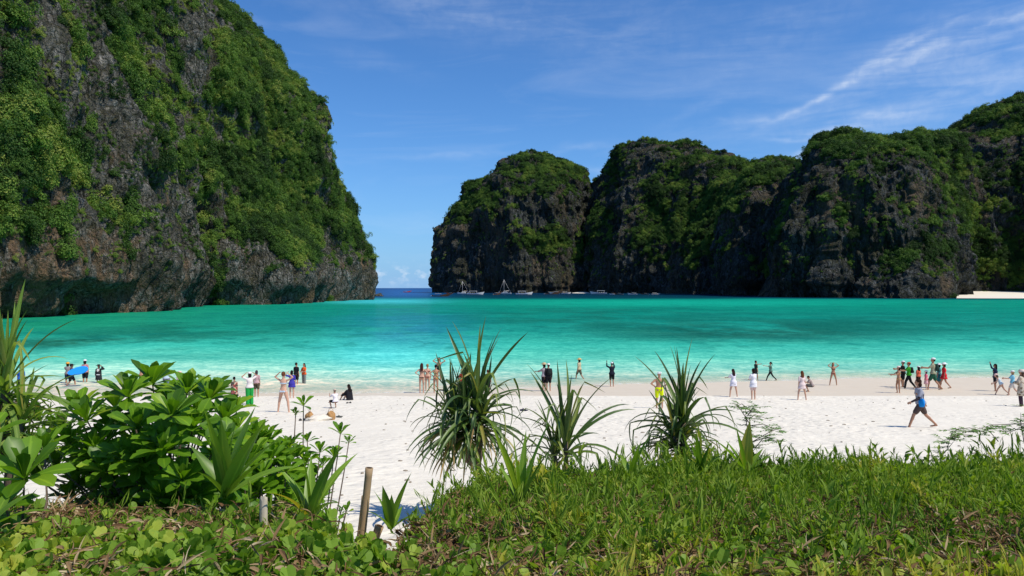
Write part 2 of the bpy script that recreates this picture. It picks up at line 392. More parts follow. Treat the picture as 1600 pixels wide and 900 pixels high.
# ------------------------------------------------------------------ instancing of stuff (one object, geometry nodes)
def instancer(name, protos, pts, rots, scls, kinds, tints, mats, kind='stuff'):
    """protos: list of (verts, faces(list), var per vertex, mat index per face). One object holding the
    prototype leaves and the loose points they grow on; geometry nodes put them in place."""
    V, Fc, K, VAR, MI = [], [], [], [], []; off = 0
    for k, (v, f, var, mi) in enumerate(protos):
        V.append(np.asarray(v, float)); Fc += [tuple(i + off for i in q) for q in f]
        K += [-(k + 1)] * len(v); VAR += list(var); MI += list(mi); off += len(v)
    n = len(pts)
    V.append(np.asarray(pts)); V = np.concatenate(V)
    me = bpy.data.meshes.new(name); me.from_pydata(V.tolist(), [], Fc)
    for m_ in mats: me.materials.append(m_)
    me.polygons.foreach_set('material_index', np.asarray(MI, dtype=np.int32))
    set_attr(me, 'kind', 'INT', 'POINT', K + list(kinds))
    set_attr(me, 'var', 'FLOAT', 'POINT', VAR + [0] * n)
    set_attr(me, 'rot', 'FLOAT_VECTOR', 'POINT', np.concatenate([np.zeros((off, 3)), rots]))
    set_attr(me, 'scl', 'FLOAT', 'POINT', [1] * off + list(scls))
    set_attr(me, 'tint', 'FLOAT', 'POINT', [0] * off + list(tints))
    o = link(name, me)
    ng = bpy.data.node_groups.new(name, 'GeometryNodeTree')
    ng.interface.new_socket('Geometry', in_out='INPUT', socket_type='NodeSocketGeometry')
    ng.interface.new_socket('Geometry', in_out='OUTPUT', socket_type='NodeSocketGeometry')
    gi = ng.nodes.new('NodeGroupInput'); go = ng.nodes.new('NodeGroupOutput'); jn = ng.nodes.new('GeometryNodeJoinGeometry')
    L = ng.links.new
    def na(nm, typ):
        q = ng.nodes.new('GeometryNodeInputNamedAttribute'); q.data_type = typ; q.inputs[0].default_value = nm
        return q.outputs[0]
    kd, rt, sl = na('kind', 'INT'), na('rot', 'FLOAT_VECTOR'), na('scl', 'FLOAT')
    def sep(val):
        c = ng.nodes.new('FunctionNodeCompare'); c.data_type = 'INT'; c.operation = 'EQUAL'
        L(kd, c.inputs[2]); c.inputs[3].default_value = val
        s = ng.nodes.new('GeometryNodeSeparateGeometry'); s.domain = 'POINT'
        L(gi.outputs[0], s.inputs[0]); L(c.outputs[0], s.inputs[1]); return s.outputs[0]
    for k in range(len(protos)):
        iop = ng.nodes.new('GeometryNodeInstanceOnPoints')
        L(sep(k), iop.inputs['Points']); L(sep(-(k + 1)), iop.inputs['Instance'])
        e2r = ng.nodes.new('FunctionNodeEulerToRotation'); L(rt, e2r.inputs[0]); L(e2r.outputs[0], iop.inputs['Rotation'])
        L(sl, iop.inputs['Scale']); L(iop.outputs[0], jn.inputs[0])
    L(jn.outputs[0], go.inputs[0])
    md = o.modifiers.new('grow', 'NODES'); md.node_group = ng
    if kind: o['kind'] = kind
    return o

# ------------------------------------------------------------------ beach
M_SAND = mat_sand()
def build_beach():
    ys = np.concatenate([np.linspace(-6, 2.5, 18), np.arange(2.6, 11, .09), np.arange(11.05, 37, .22), np.arange(37.1, 54, .09), np.linspace(54.5, 120, 40)])
    th = np.linspace(R(-72), R(72), 620)
    Y, T = np.meshgrid(ys, th, indexing='xy')          # rows theta, cols y
    w = np.maximum(Y, 4.0); X = np.tan(T) * w
    Z = sand_z(X, Y)
    X2, Y2 = X.ravel(), Y.ravel()
    me = np_mesh('sand_beach', np.stack([X2, Y2, Z.ravel()], -1), grid_faces(len(th), len(ys))[:, ::-1].copy(), [M_SAND])
    yc = 37.6 + .5 * perlin(X * .06, 1.7)
    wet = sstep(-.12, .12, Y - yc) * (1 - .85 * sstep(.1, 1.8, Y - shore_y(X)))
    e = edge_y(to_px(X, Y)) + .25 * perlin(X * 1.3, Y * 1.3, 5.0)
    soil = (1 - sstep(-.1, .55, Y - e + .3 * fbm(X * 2, Y * 2, 1.1, 3))) 
    set_attr(me, 'wet', 'FLOAT', 'POINT', wet); set_attr(me, 'soil', 'FLOAT', 'POINT', soil)
    tag(link('sand_beach', me), 'white coral sand beach sloping down to the bay', kind='structure')
build_beach()

def water_colour(px, py, X, Y):
    s = lambda r, g, b: np.array([((c / 255 + .055) / 1.055) ** 2.4 if c > 10 else c / 255 / 12.92 for c in (r, g, b)])
    P = [451, 455, 460, 465.5, 469.0, 476, 490, 505, 522, 540, 560, 578, 592, 604, 620]
    C = np.array([s(8, 50, 100), s(6, 44, 84), s(5, 46, 74), s(6, 64, 80), s(12, 140, 122), s(12, 138, 118), s(14, 134, 120), s(20, 140, 128),  # far rows: dark deep water with the cliffs' reflection painted in
                  s(34, 160, 146), s(58, 188, 170), s(92, 204, 184), s(152, 224, 205), s(190, 228, 210), s(214, 228, 210), s(222, 222, 204)])
    py2 = py + 1.2 * fbm(X * .012, Y * .006, 4.4, 3)
    c = np.stack([np.interp(py2, P, C[:, i]) for i in range(3)], -1)
    def blend(mask, col): 
        nonlocal c
        mask = np.clip(mask, 0, 1)[..., None]; c = c * (1 - mask) + np.asarray(col) * mask
    def blob(cx, cy, rx, ry, p=1.0): return np.exp(-(np.abs((px - cx) / rx) ** 2.4 + np.abs((py - cy) / ry) ** 2.4) * p)
    n = fbm(X * .05, Y * .035, 7.7, 6, .68); n2 = fbm(X * .16, Y * .09, 2.7, 4, .6)
    # open sea in the gap, bluer shelf
    blend(blob(632, 458, 60, 9) * .8, s(24, 90, 165))
    blend(blob(600, 471, 90, 4) * .7, s(70, 205, 225)); blend(blob(1050, 474, 300, 5) * .45, s(25, 190, 165))
    blend(sstep(560, 100, px) * sstep(462, 475, py) * (1 - sstep(505, 540, py)) * .75, s(28, 146, 108))
    blend(blob(640, 512, 110, 30) * np.clip(.75 + .7 * n, 0, 1), s(28, 128, 152))
    blend(blob(1180, 517, 260, 19) * np.clip(.8 + 1.1 * n, 0, 1) * .88, s(26, 88, 78))
    blend(blob(1400, 508, 240, 13) * np.clip(.4 + 1.2 * n, 0, 1) * .8, s(16, 110, 100))
    blend(blob(1060, 487, 260, 7) * np.clip(.3 + 1.3 * n, 0, 1) * .8, s(18, 118, 108))
    blend(blob(880, 500, 160, 16) * np.clip(.45 + 1.4 * n, 0, 1) * .85, s(20, 112, 100))
    blend(blob(140, 535, 230, 14) * np.clip(.7 + 1.3 * n, 0, 1) * .97, s(24, 96, 80))
    blend(blob(330, 515, 200, 12) * np.clip(.45 + 1.4 * n, 0, 1) * .85, s(22, 112, 96))
    blend(blob(600, 555, 120, 24) * .6, s(85, 225, 228))
    blend(blob(1500, 540, 260, 14) * np.clip(.2 + 1.1 * n, 0, 1) * .6, s(40, 160, 150))
    blend(np.clip((n2 - .35) * 1.6, 0, .5) * sstep(466, 480, py) * (1 - sstep(530, 575, py)), s(16, 120, 112))
    return c * np.array([1.0, 1.0, .93])

def build_sea():
    ys = np.concatenate([np.arange(36, 60, .25), np.exp(np.linspace(math.log(60), math.log(45000), 330))])
    th = np.concatenate([np.linspace(R(-80), R(-38), 30), np.linspace(R(-37.8), R(37.8), 420), np.linspace(R(38), R(80), 30)])
    Y, T = np.meshgrid(ys, th, indexing='xy'); X = np.tan(T) * Y
    px, py = to_px(X, Y), 450 + F * CAM / Y
    me = np_mesh('sea_water', np.stack([X.ravel(), Y.ravel(), np.zeros(X.size)], -1), grid_faces(len(th), len(ys))[:, ::-1].copy(), [mat_water()])
    c = water_colour(px, py, X, Y).reshape(-1, 3)
    set_attr(me, 'bed', 'FLOAT_COLOR', 'POINT', np.concatenate([c, np.ones((len(c), 1))], 1))
    set_attr(me, 'depth', 'FLOAT', 'POINT', np.where(Y < 110, np.maximum(-sand_z(X, Y), 0), 5))
    set_attr(me, 'refl', 'FLOAT', 'POINT', .05 * sstep(380, 700, Y))
    tag(link('sea_water', me), 'clear turquoise bay water turning deep blue offshore', kind='structure')
build_sea()

# ------------------------------------------------------------------ cliffs
def resample(P, n, key=None):
    P = np.asarray(P, float); K = P if key is None else np.asarray(key, float)
    d = np.concatenate([[0], np.cumsum(np.linalg.norm(np.diff(K, axis=0), axis=1))]); t = np.linspace(0, d[-1], n)
    return np.stack([np.interp(t, d, P[:, i]) for i in range(P.shape[1])], -1)
def smooth1(a, k):
    for _ in range(k): a[1:-1] = (a[:-2] + 2 * a[1:-1] + a[2:]) / 4
    return a
def grid_normals(Pt):
    du = np.gradient(Pt, axis=0); dv = np.gradient(Pt, axis=1)
    n = np.cross(du, dv); n /= np.linalg.norm(n, axis=-1, keepdims=True) + 1e-9
    return n
def project(P):
    y = np.maximum(P[..., 1], 1)
    return 800 + F * P[..., 0] / y, 450 + F * (CAM - P[..., 2]) / y
def make_cliff(name, base, ridge, prof, nu, nv, amp, mat, vegfun, label, back=.35, notch=0, seed=0.0, flute=1.0, edge=False):
    """base (n,2) waterline, ridge (n,3) crest; surface swept between them by prof [(t, z)], then eroded by noise"""
    base = smooth1(resample(base, nu) if len(base) != nu else base, 3); ridge = smooth1(resample(ridge, nu) if len(ridge) != nu else ridge, 3)
    pr = np.asarray(prof, float); pr = np.concatenate([pr, [[1 + back, 1 - back * .5], [1 + 1.6 * back, .3]]])
    pp = resample(pr * [1.0, 1.25], nv); pp[:, 1] /= 1.25
    for _ in range(4): pp = smooth1(pp, 1)
    t, z = pp[:, 0][None, :, None], pp[:, 1][None, :, None]
    B = np.concatenate([base, np.full((nu, 1), -2.0)], 1)[:, None, :]; Rg = ridge[:, None, :]
    P = B * 1.0 + (Rg - B) * np.concatenate([t.repeat(nu, 0), t.repeat(nu, 0), z.repeat(nu, 0)], -1)
    nrm = grid_normals(P)
    lo_ = nv // 2
    if np.sum(nrm[:, :lo_, :2] * (B - Rg)[:, :, :2]) < 0: nrm = -nrm
    nh = nrm.copy(); nh[..., 2] *= .35
    x, y, zz = P[..., 0] + seed, P[..., 1] - seed, P[..., 2]
    s = amp
    tilt = x + .12 * zz
    d = 1.45 * s * fbm(tilt / (7.5 * s), y / (7.5 * s), zz / (16 * s), 3)
    d = d + flute * .75 * s * ridged(tilt / (3.3 * s), y / (3.3 * s), zz / (15 * s), 3)
    d = d + .32 * s * fbm(x / (1.5 * s), y / (1.5 * s), zz / (1.9 * s), 4, .6)
    d = d + flute * .2 * s * ridged(x / (.75 * s), y / (.75 * s), zz / (4.5 * s), 2)
    d = d + .13 * s * fbm(x / (.42 * s), y / (.42 * s), zz / (.5 * s), 3, .65)
    d = d + flute * .13 * s * ridged(x / (.33 * s), y / (.33 * s), zz / (2.2 * s), 2)
    led = fbm(x / (9 * s), y / (9 * s), zz / (2.6 * s), 2); d = d + .25 * s * np.abs(led)
    if notch:
        cav = .45 + .9 * perlin(x / 22, y / 22, 1.3)
        d = d - notch * np.clip(cav, .15, 1.3) * (1 - sstep(4.5, 9.0 + 3 * perlin(x / 15, y / 15, 4.1), zz))
    if edge:
        ue = np.linspace(0, 1, nu)[:, None]; d = d * (.25 + .75 * sstep(0, .22, ue) * (1 - sstep(.78, 1, ue)))
    P = P + nh * d[..., None]
    n2 = grid_normals(P)
    if np.sum(n2 * nrm) < 0: n2 = -n2
    px, py = project(P)
    veg, och = vegfun(P, n2, px, py, d / s)
    me = np_mesh(name, P.reshape(-1, 3), grid_faces(nu, nv), [mat])
    me.flip_normals() if np.sum(np.cross(P[1, 0] - P[0, 0], P[0, 1] - P[0, 0]) * n2[0, 0]) < 0 else None
    set_attr(me, 'veg', 'FLOAT', 'POINT', veg); set_attr(me, 'ochre', 'FLOAT', 'POINT', och)
    tag(link(name, me), label, kind='structure')
    return dict(P=P, n=n2, veg=veg, px=px, py=py)

def clump_proto(seed, n=200, quad=.26):
    """a shrub or tree crown of many small leaf faces through a lumpy volume of radius about 1"""
    r = np.random.default_rng(seed); V, Fc, var = [], [], []
    lumps = [(r.normal(size=3) * [.42, .42, .3] + [0, 0, .25], r.uniform(.38, .6)) for _ in range(7)]
    for i in range(n):
        c, rad = lumps[i % 7]
        dvec = r.normal(size=3); dvec /= np.linalg.norm(dvec)
        if dvec[2] < -.3: dvec[2] *= -.6
        p = c + dvec * rad * r.uniform(.72, 1.08)
        nn = dvec + r.normal(size=3) * .45 + [0, 0, .35]; nn /= np.linalg.norm(nn)
        a = np.cross(nn, r.normal(size=3)); a /= np.linalg.norm(a); b = np.cross(nn, a)
        s = quad * r.uniform(.6, 1.3); k = len(V)
        V += [p - a * s, p - b * s * .55 + nn * .03, p + a * s, p + b * s * .55 + nn * .03]
        Fc.append((k, k + 1, k + 2, k + 3)); var += [r.uniform(-.12, .12)] * 4
    return np.array(V), Fc, var, [0] * len(Fc)

def veg_points(c, n, rocky=False, seed=0):
    r = np.random.default_rng(seed)
    P, nn = c['P'][:-1, :-1], c['n'][:-1, :-1]
    ar = np.linalg.norm(np.cross(c['P'][1:, :-1] - P, c['P'][:-1, 1:] - P), axis=-1)
    w = ar * (c['veg'][:-1, :-1] ** 1.5 if not rocky else (1.15 - c['veg'][:-1, :-1]) * sstep(8, 22, P[..., 2]) * sstep(-.15, .35, fbm(P[..., 0] / 9, P[..., 1] / 9, P[..., 2] / 16, 4, .6)))
    px, py = c['px'][:-1, :-1], c['py'][:-1, :-1]
    w = w * ((px > -260) & (px < 1860) & (py > -160))
    facing = -np.sum(nn * (P - [0, 0, CAM]), -1) / np.linalg.norm(P, axis=-1)
    w = w * np.clip(facing * 3 + .6, .0, 1)
    w = w.ravel() / w.sum()
    idx = r.choice(len(w), n, p=w)
    return P.reshape(-1, 3)[idx], nn.reshape(-1, 3)[idx], np.stack([px.ravel()[idx], py.ravel()[idx]], -1), r

GREEN_FAR = [(0.0, (.018, .044, .010)), (.3, (.040, .090, .016)), (.55, (.078, .155, .024)), (.8, (.145, .24, .036)), (1.0, (.25, .29, .06))]
M_FAR = mat_leaf('cliff_foliage', GREEN_FAR, .6, .22, .2)
M_ROCK_L = mat_rock('cliff_rock_near', (.15, .142, .125), (.45, .43, .39), (.24, .15, .09), 1.0)
M_ROCK_R = mat_rock('cliff_rock_far', (.045, .050, .056), (.19, .20, .205), (.16, .115, .08), .42)

def blobs(px, py, L):
    r = 0
    for (cx, cy, rx, ry, s) in L: r = r + s * np.exp(-(((px - cx) / rx) ** 2 + ((py - cy) / ry) ** 2))
    return r

ROCKS_L = [(100, 60, 26, 60, 1.0), (120, 140, 32, 50, 1.0), (165, 210, 40, 50, 1.0), (205, 260, 45, 50, .95), (235, 330, 50, 60, .95), (270, 400, 50, 60, .9),
           (20, 420, 60, 55, 1.1), (100, 440, 90, 35, .95), (190, 450, 80, 38, 1.0), (10, 310, 40, 50, .7), (320, 30, 40, 22, .7), (365, 85, 25, 12, .6), (320, 190, 40, 28, .75),
           (270, 240, 20, 80, .5), (420, 420, 60, 38, .9), (500, 440, 80, 24, 1.2), (560, 435, 40, 20, .9), (330, 350, 45, 60, .5), (450, 165, 30, 22, .3), (480, 220, 22, 30, .35),
           (0, 60, 25, 30, .4), (40, 130, 28, 20, .5), (385, 215, 30, 14, .45), (130, 330, 60, 60, .35), (200, 160, 30, 60, .35)]
GREENS_L = [(15, 210, 60, 60, 1.0), (180, 60, 60, 60, .8), (300, 290, 60, 40, .0), (440, 330, 110, 90, .9), (340, 430, 35, 45, 1.2), (60, 250, 70, 60, .5), (130, 350, 40, 20, .7),
            (420, 120, 100, 90, .6), (140, 250, 30, 20, .3), (450, 395, 40, 20, .4), (560, 380, 40, 40, .5)]
def veg_left(P, n, px, py, d):
    nz = n[..., 2]
    f = fbm((P[..., 0] + .25 * P[..., 2]) / 11, P[..., 1] / 11, P[..., 2] / 34, 5, .62)
    f = f + .75 * fbm(P[..., 0] / 3.0, P[..., 1] / 3.0, P[..., 2] / 6, 3, .65)
    v = .40 + 1.10 * f + .35 * (nz - .25) - .85 * np.clip(blobs(px, py, ROCKS_L), 0, 1.1) + .7 * blobs(px, py, GREENS_L)
    v = v - .8 * (1 - sstep(6, 17, P[..., 2])) - .18 * d
    v = sstep(.25, .62, v)
    och = sstep(-.1, .5, fbm(P[..., 0] / 18, P[..., 1] / 18, P[..., 2] / 14, 3) + 1.1 * blobs(px, py, [(60, 430, 150, 70, 1.3), (190, 470, 90, 25, 1.3), (60, 330, 80, 40, .6), (480, 465, 120, 14, .6), (180, 250, 50, 40, .5), (100, 480, 120, 15, .6), (385, 50, 30, 20, .6), (390, 210, 30, 10, .7)]) - .55)
    return v, och * (1 - .6 * sstep(40, 90, P[..., 2]))

base_L = [(-122, 90), (-118, 105), (-109, 147), (-107, 182), (-104, 204), (-110, 235), (-110, 252), (-97, 280), (-97, 320), (-93, 355), (-88, 380), (-92, 400), (-110, 420), (-150, 440), (-230, 450)]
def build_left():
    nu, nv = 720, 400
    b = resample(base_L, nu)
    rd = resample([(-235, 60, 190), (-232, 130, 215), (-228, 200, 232), (-222, 260, 238), (-205, 310, 226), (-188, 350, 208), (-176, 378, 190), (-178, 386, 188), (-200, 392, 186), (-260, 392, 180)], nu)
    # keep crest points abreast of the foot points
    kb = np.concatenate([[0], np.cumsum(np.linalg.norm(np.diff(b, axis=0), axis=1))]); kb /= kb[-1]
    rk = [(0, (-235, 60, 190)), (.16, (-230, 150, 222)), (.32, (-226, 215, 236)), (.47, (-215, 285, 236)), (.60, (-206, 335, 216)), (.68, (-188, 362, 196)), (.76, (-187, 370, 188)), (.86, (-200, 382, 186)), (1.0, (-250, 390, 180))]
    rd = np.stack([np.interp(kb, [a for a, _ in rk], [p[i] for _, p in rk]) for i in range(3)], -1)
    prof = [(0, 0), (-.025, .03), (-.02, .07), (.02, .12), (.10, .28), (.20, .46), (.35, .57), (.53, .69), (.67, .79), (.81, .88), (1, 1)]
    return make_cliff('limestone_cliff', b, rd, prof, nu, nv, 7.5, M_ROCK_L, veg_left, 'tall limestone cliff half covered in shrubs on the left of the bay', .2, 8.5, flute=1.5)
CL = build_left()

def massif(name, outline, D, T, prof, nu, nv, amp, rocks, greens, label, bulge=60, vbase=.5, seed=0, zbase=None, flute=1.0, dy=0, sx=1.0):
    O = resample(outline, nu); O = smooth1(O, 2)
    mx_ = O[:, 0].mean(); O[:, 0] = mx_ + (O[:, 0] - mx_) * sx; O[:, 1] = O[:, 1] + dy * np.clip((440 - O[:, 1]) / 120, 0, 1)
    s = np.linspace(-1, 1, nu)
    px0, px1 = O[:, 0].min(), O[:, 0].max()
    q = (O[:, 0] - (px0 + px1) / 2) / ((px1 - px0) / 2)
    Dv = np.interp(O[:, 0], *D) if isinstance(D, tuple) else np.full(nu, float(D))
    Db = Dv + bulge * np.abs(q) ** 5
    Dr = Dv + T
    bx = (O[:, 0] - 800) / F
    base = np.stack([bx * Db, Db], -1)
    ridge = np.stack([bx * Dr, Dr, CAM + (450 - O[:, 1]) / F * Dr], -1)
    def vf(P, n, px, py, d):
        nz = n[..., 2]
        f = fbm(P[..., 0] / 38 + seed, P[..., 1] / 38, P[..., 2] / 55, 5, .62)
        f = f + .5 * fbm(P[..., 0] / 9, P[..., 1] / 9, P[..., 2] / 14, 3, .6)
        v = vbase + .9 * f + .9 * (nz - .35) - np.clip(blobs(px, py, rocks), 0, 1.2) + .8 * blobs(px, py, greens)
        v = v - .9 * (1 - sstep(8, 24, P[..., 2])) - .2 * d
        return sstep(.28, .62, v), sstep(.1, .6, fbm(P[..., 0] / 30, P[..., 1] / 30, P[..., 2] / 60, 3) + .1)
    return make_cliff(name, base, ridge, prof, nu, nv, amp, M_ROCK_R, vf, label, .3, notch=6, seed=seed, flute=flute, edge=True)

PW = [(0, 0), (.02, .15), (.06, .32), (.13, .50), (.26, .68), (.45, .83), (.7, .94), (1, 1)]
PS = [(0, 0), (.05, .14), (.16, .34), (.32, .55), (.5, .72), (.72, .88), (1, 1)]
MASS = []
# the round dome standing alone in the middle of the bay mouth
MASS.append(massif('limestone_dome', [(684, 458), (679, 435), (677, 410), (676, 385), (678, 360), (684, 340), (700, 325), (718, 312), (738, 303), (750, 292), (758, 276), (778, 260), (802, 244), (830, 237), (860, 233), (884, 238), (899, 254), (908, 278), (912, 310), (914, 345), (918, 380), (926, 420), (933, 458)],
    915, 90, PW, 420, 230, 17, [(735, 410, 55, 60, .9), (870, 330, 50, 26, 1.0), (790, 250, 28, 50, .5), (830, 430, 120, 40, .8), (690, 400, 16, 60, .5), (925, 380, 12, 60, .5)],
    [(840, 265, 70, 28, .6), (735, 330, 30, 22, .7), (860, 375, 60, 14, .9), (810, 395, 22, 30, .6), (800, 300, 60, 30, .4)], 'rounded forested limestone dome rising alone in the middle of the bay mouth', 70, .42, 3.1, dy=15, sx=.93, flute=1.5))
MASS.append(massif('rock_buttress', [(772, 458), (785, 430), (792, 405), (808, 388), (824, 372), (845, 362), (872, 357), (895, 366), (912, 385), (924, 400), (932, 425), (937, 458)],
    (([772, 860, 937], [900, 885, 895])), 45, PW, 240, 130, 9, [(850, 420, 70, 26, .9), (820, 400, 14, 30, .5)], [(850, 366, 60, 10, .9), (905, 395, 22, 18, .7), (800, 400, 12, 20, .5)], 'low grey rock buttress at the foot of the round dome', 20, .25, 5.7))
# long ridge behind and to the right of the dome
MASS.append(massif('forested_headland', [(934, 458), (932, 430), (931, 380), (932, 330), (936, 300), (944, 276), (955, 265), (967, 261), (971, 240), (976, 225), (992, 218), (1012, 216), (1032, 218), (1046, 227), (1066, 225), (1084, 232), (1106, 232), (1130, 238), (1148, 250), (1160, 264), (1186, 252), (1206, 247), (1240, 244), (1272, 247), (1320, 262), (1360, 300)],
    (([916, 1000, 1160, 1360], [850, 810, 700, 660])), 150, PS, 520, 230, 15, [(960, 320, 40, 60, .6), (960, 420, 60, 40, .8), (1130, 240, 40, 14, .4), (1030, 240, 40, 14, .5), (1210, 300, 50, 40, .4), (1100, 430, 120, 26, .5), (1080, 300, 30, 30, .3)],
    [(1080, 300, 90, 20, .5), (1110, 350, 80, 50, .7), (1040, 300, 30, 22, .3), (1160, 340, 30, 60, .4), (1010, 285, 20, 12, .5)], 'long dark forested limestone headland right of the round dome', 30, .50, 11.3, dy=8, flute=1.4))
MASS.append(massif('rock_shoulder', [(1128, 460), (1140, 420), (1142, 380), (1138, 340), (1150, 300), (1168, 278), (1190, 262), (1220, 262), (1250, 280), (1262, 330), (1275, 400), (1290, 460)],
    (([1128, 1290], [610, 560])), 70, PW, 220, 180, 12, [(1190, 320, 40, 50, .7), (1160, 400, 30, 40, .5)], [(1200, 270, 40, 12, .5), (1150, 330, 14, 60, .3)], 'grey fluted rock shoulder between the two headlands', 30, .35, 21.0))
# the big dark headland on the right
MASS.append(massif('dark_headland', [(1185, 463), (1205, 430), (1222, 395), (1235, 350), (1246, 310), (1262, 275), (1276, 245), (1288, 228), (1302, 215), (1322, 206), (1342, 211), (1372, 209), (1402, 203), (1437, 195), (1462, 203), (1476, 212), (1488, 250), (1496, 330), (1500, 400), (1503, 463)],
    (([1185, 1300, 1420, 1503], [520, 465, 458, 490])), 90, PW, 480, 300, 12.5, [(1340, 300, 120, 70, .95), (1260, 400, 70, 60, .8), (1250, 330, 20, 40, .3), (1440, 280, 60, 40, .5), (1450, 440, 120, 20, .8)],
    [(1350, 215, 120, 14, .6), (1440, 225, 50, 24, .4), (1240, 330, 20, 50, .4), (1480, 320, 40, 40, .4)], 'massive dark limestone headland with vertical flutes on the right of the bay', 20, .36, 31.0, dy=10, flute=1.6))
MASS.append(massif('wooded_ledge', [(1335, 464), (1340, 420), (1350, 392), (1372, 380), (1402, 376), (1430, 370), (1462, 372), (1482, 385), (1492, 410), (1495, 440), (1498, 465)],
    (([1335, 1420, 1498], [452, 434, 440])), 38, PS, 220, 130, 7, [(1460, 410, 40, 30, .6), (1400, 440, 120, 22, .7)], [(1400, 385, 70, 12, .8)], 'low wooded ledge at the foot of the dark headland', 8, .42, 41.0))
MASS.append(massif('wooded_hill', [(1440, 462), (1450, 400), (1462, 300), (1475, 240), (1488, 212), (1504, 200), (1530, 186), (1560, 172), (1598, 160), (1650, 140), (1720, 125), (1800, 110), (1950, 90), (2150, 60), (2400, 70)],
    (([1440, 1600, 1900, 2400], [560, 545, 440, 330])), 130, PS, 420, 260, 13, [(1545, 230, 40, 40, .4), (1600, 330, 60, 40, .2), (1540, 300, 25, 50, .3)], [(1580, 400, 80, 40, .8), (1560, 190, 60, 20, .3)], 'wooded steep hill behind the small beach at the far right', 10, .58, 51.0))

# shrubs and trees covering the rock: nobody could count them
protos = [clump_proto(s, 520, .105) for s in (1, 2, 3, 4)]
def cover_cliff(name, cliffs, seed, smin, smax, label, bright=0.0, rocky=False):
    P, Rr, S, K, T = [], [], [], [], []
    for i, (c, n) in enumerate(cliffs):
        p, nn, pp, r = veg_points(c, n, rocky, seed=seed + i)
        s = smin + (smax - smin) * r.random(n) ** 2.8
        P.append(p + nn * s[:, None] * .05); S.append(s)
        az = np.arctan2(nn[:, 1], nn[:, 0]); til = np.arccos(np.clip(nn[:, 2], -1, 1)) * .55
        Rr.append(np.stack([r.normal(size=n) * .15, til + r.normal(size=n) * .15, az + r.normal(size=n) * .3], -1))
        K.append(r.integers(0, len(protos), n))
        f = fbm(p[:, 0] / 22, p[:, 1] / 22, p[:, 2] / 22, 4, .6)
        T.append(np.clip(.36 + bright + .55 * f + r.normal(size=n) * .17, .02, .97))
    o = instancer(name, protos, np.concatenate(P), np.concatenate(Rr), np.concatenate(S), np.concatenate(K), np.concatenate(T), [M_FAR])
    tag(o, label)
cover_cliff('cliff_shrubs', [(CL, 46000)], 100, .4, 3.0, 'dense green shrubs and small trees clinging to the left cliff', .14)
cover_cliff('cliff_tufts', [(CL, 11000)], 150, .25, 1.0, 'sparse yellowish tufts and creepers in the cracks of the left cliff', .30, True)
cover_cliff('headland_tufts', [(c, n) for c, n in zip(MASS, (900, 300, 1600, 600, 1900, 400, 1000))], 170, .7, 1.9, 'scattered small tufts in the cracks of the dome and headlands', .12, True)
cover_cliff('headland_shrubs', [(c, n) for c, n in zip(MASS, (9000, 2200, 14000, 2600, 12000, 2200, 11000))], 200, 1.0, 3.9, 'dense dark shrubs and trees on the dome and headlands across the bay', .07)

# small rocks breaking the surface near the cliffs
def lumpy_rock(name, loc, size, seed, label):
    import bmesh
    bm = bmesh.new(); bmesh.ops.create_icosphere(bm, subdivisions=4, radius=1)
    P = np.array([v.co[:] for v in bm.verts])
    d = 1 + .30 * fbm(P[:, 0] * 1.1 + seed, P[:, 1] * 1.1, P[:, 2] * 1.1, 4, .6)
    for v, k in zip(bm.verts, d): v.co = Vector((v.co.x * k * size[0], v.co.y * k * size[1], v.co.z * k * size[2]))
    me = bpy.data.meshes.new(name); bm.to_mesh(me); bm.free()
    me.polygons.foreach_set('use_smooth', np.ones(len(me.polygons), dtype=bool)); me.materials.append(M_ROCK_L)
    tag(link(name, me, loc=loc), label, 'rock')
for px, py, w, h, lab in [(592, 463, 13, 5, 'dark low rock breaking the sea off the tip of the left cliff'),
                          (221, 484, 14, 9, 'brown boulder standing in the water at the foot of the left cliff'),
                          (300, 474, 34, 14, 'flat brown slab of fallen rock at the cliff foot beside the green gully'),
                          (110, 489, 60, 9, 'long low dark ledge of rock along the water under the left cliff'),
                          (1250, 461, 10, 6, 'small pale rock at the waterline below the dark headland')]:
    d = CAM * F / (py - 450); m_ = d / F
    lumpy_rock('boulder', ((px - 800) * m_, d, h * .12 * m_), (w / 2 * m_, w / 2 * m_, h * .8 * m_), px, lab)

def build_far_beach():
    n, k = 60, 8; V = []
    for i in range(n):
        a = 1494 + 420 * i / (n - 1)
        for j in range(k):
            d = np.interp(j, [0, k - 1], [424 - 10 * math.sin(i * .11) , 560]); V.append(((a - 800) / F * d, d, -.25 + 4.0 * (j / (k - 1)) ** 1.2))
    me = np_mesh('far_beach', V, grid_faces(n, k), [M_SAND]); set_attr(me, 'wet', 'FLOAT', 'POINT', [0] * (n * k)); set_attr(me, 'soil', 'FLOAT', 'POINT', [0] * (n * k))
    tag(link('far_beach', me), 'thin strip of white beach under the wooded hill', kind='structure')
build_far_beach()

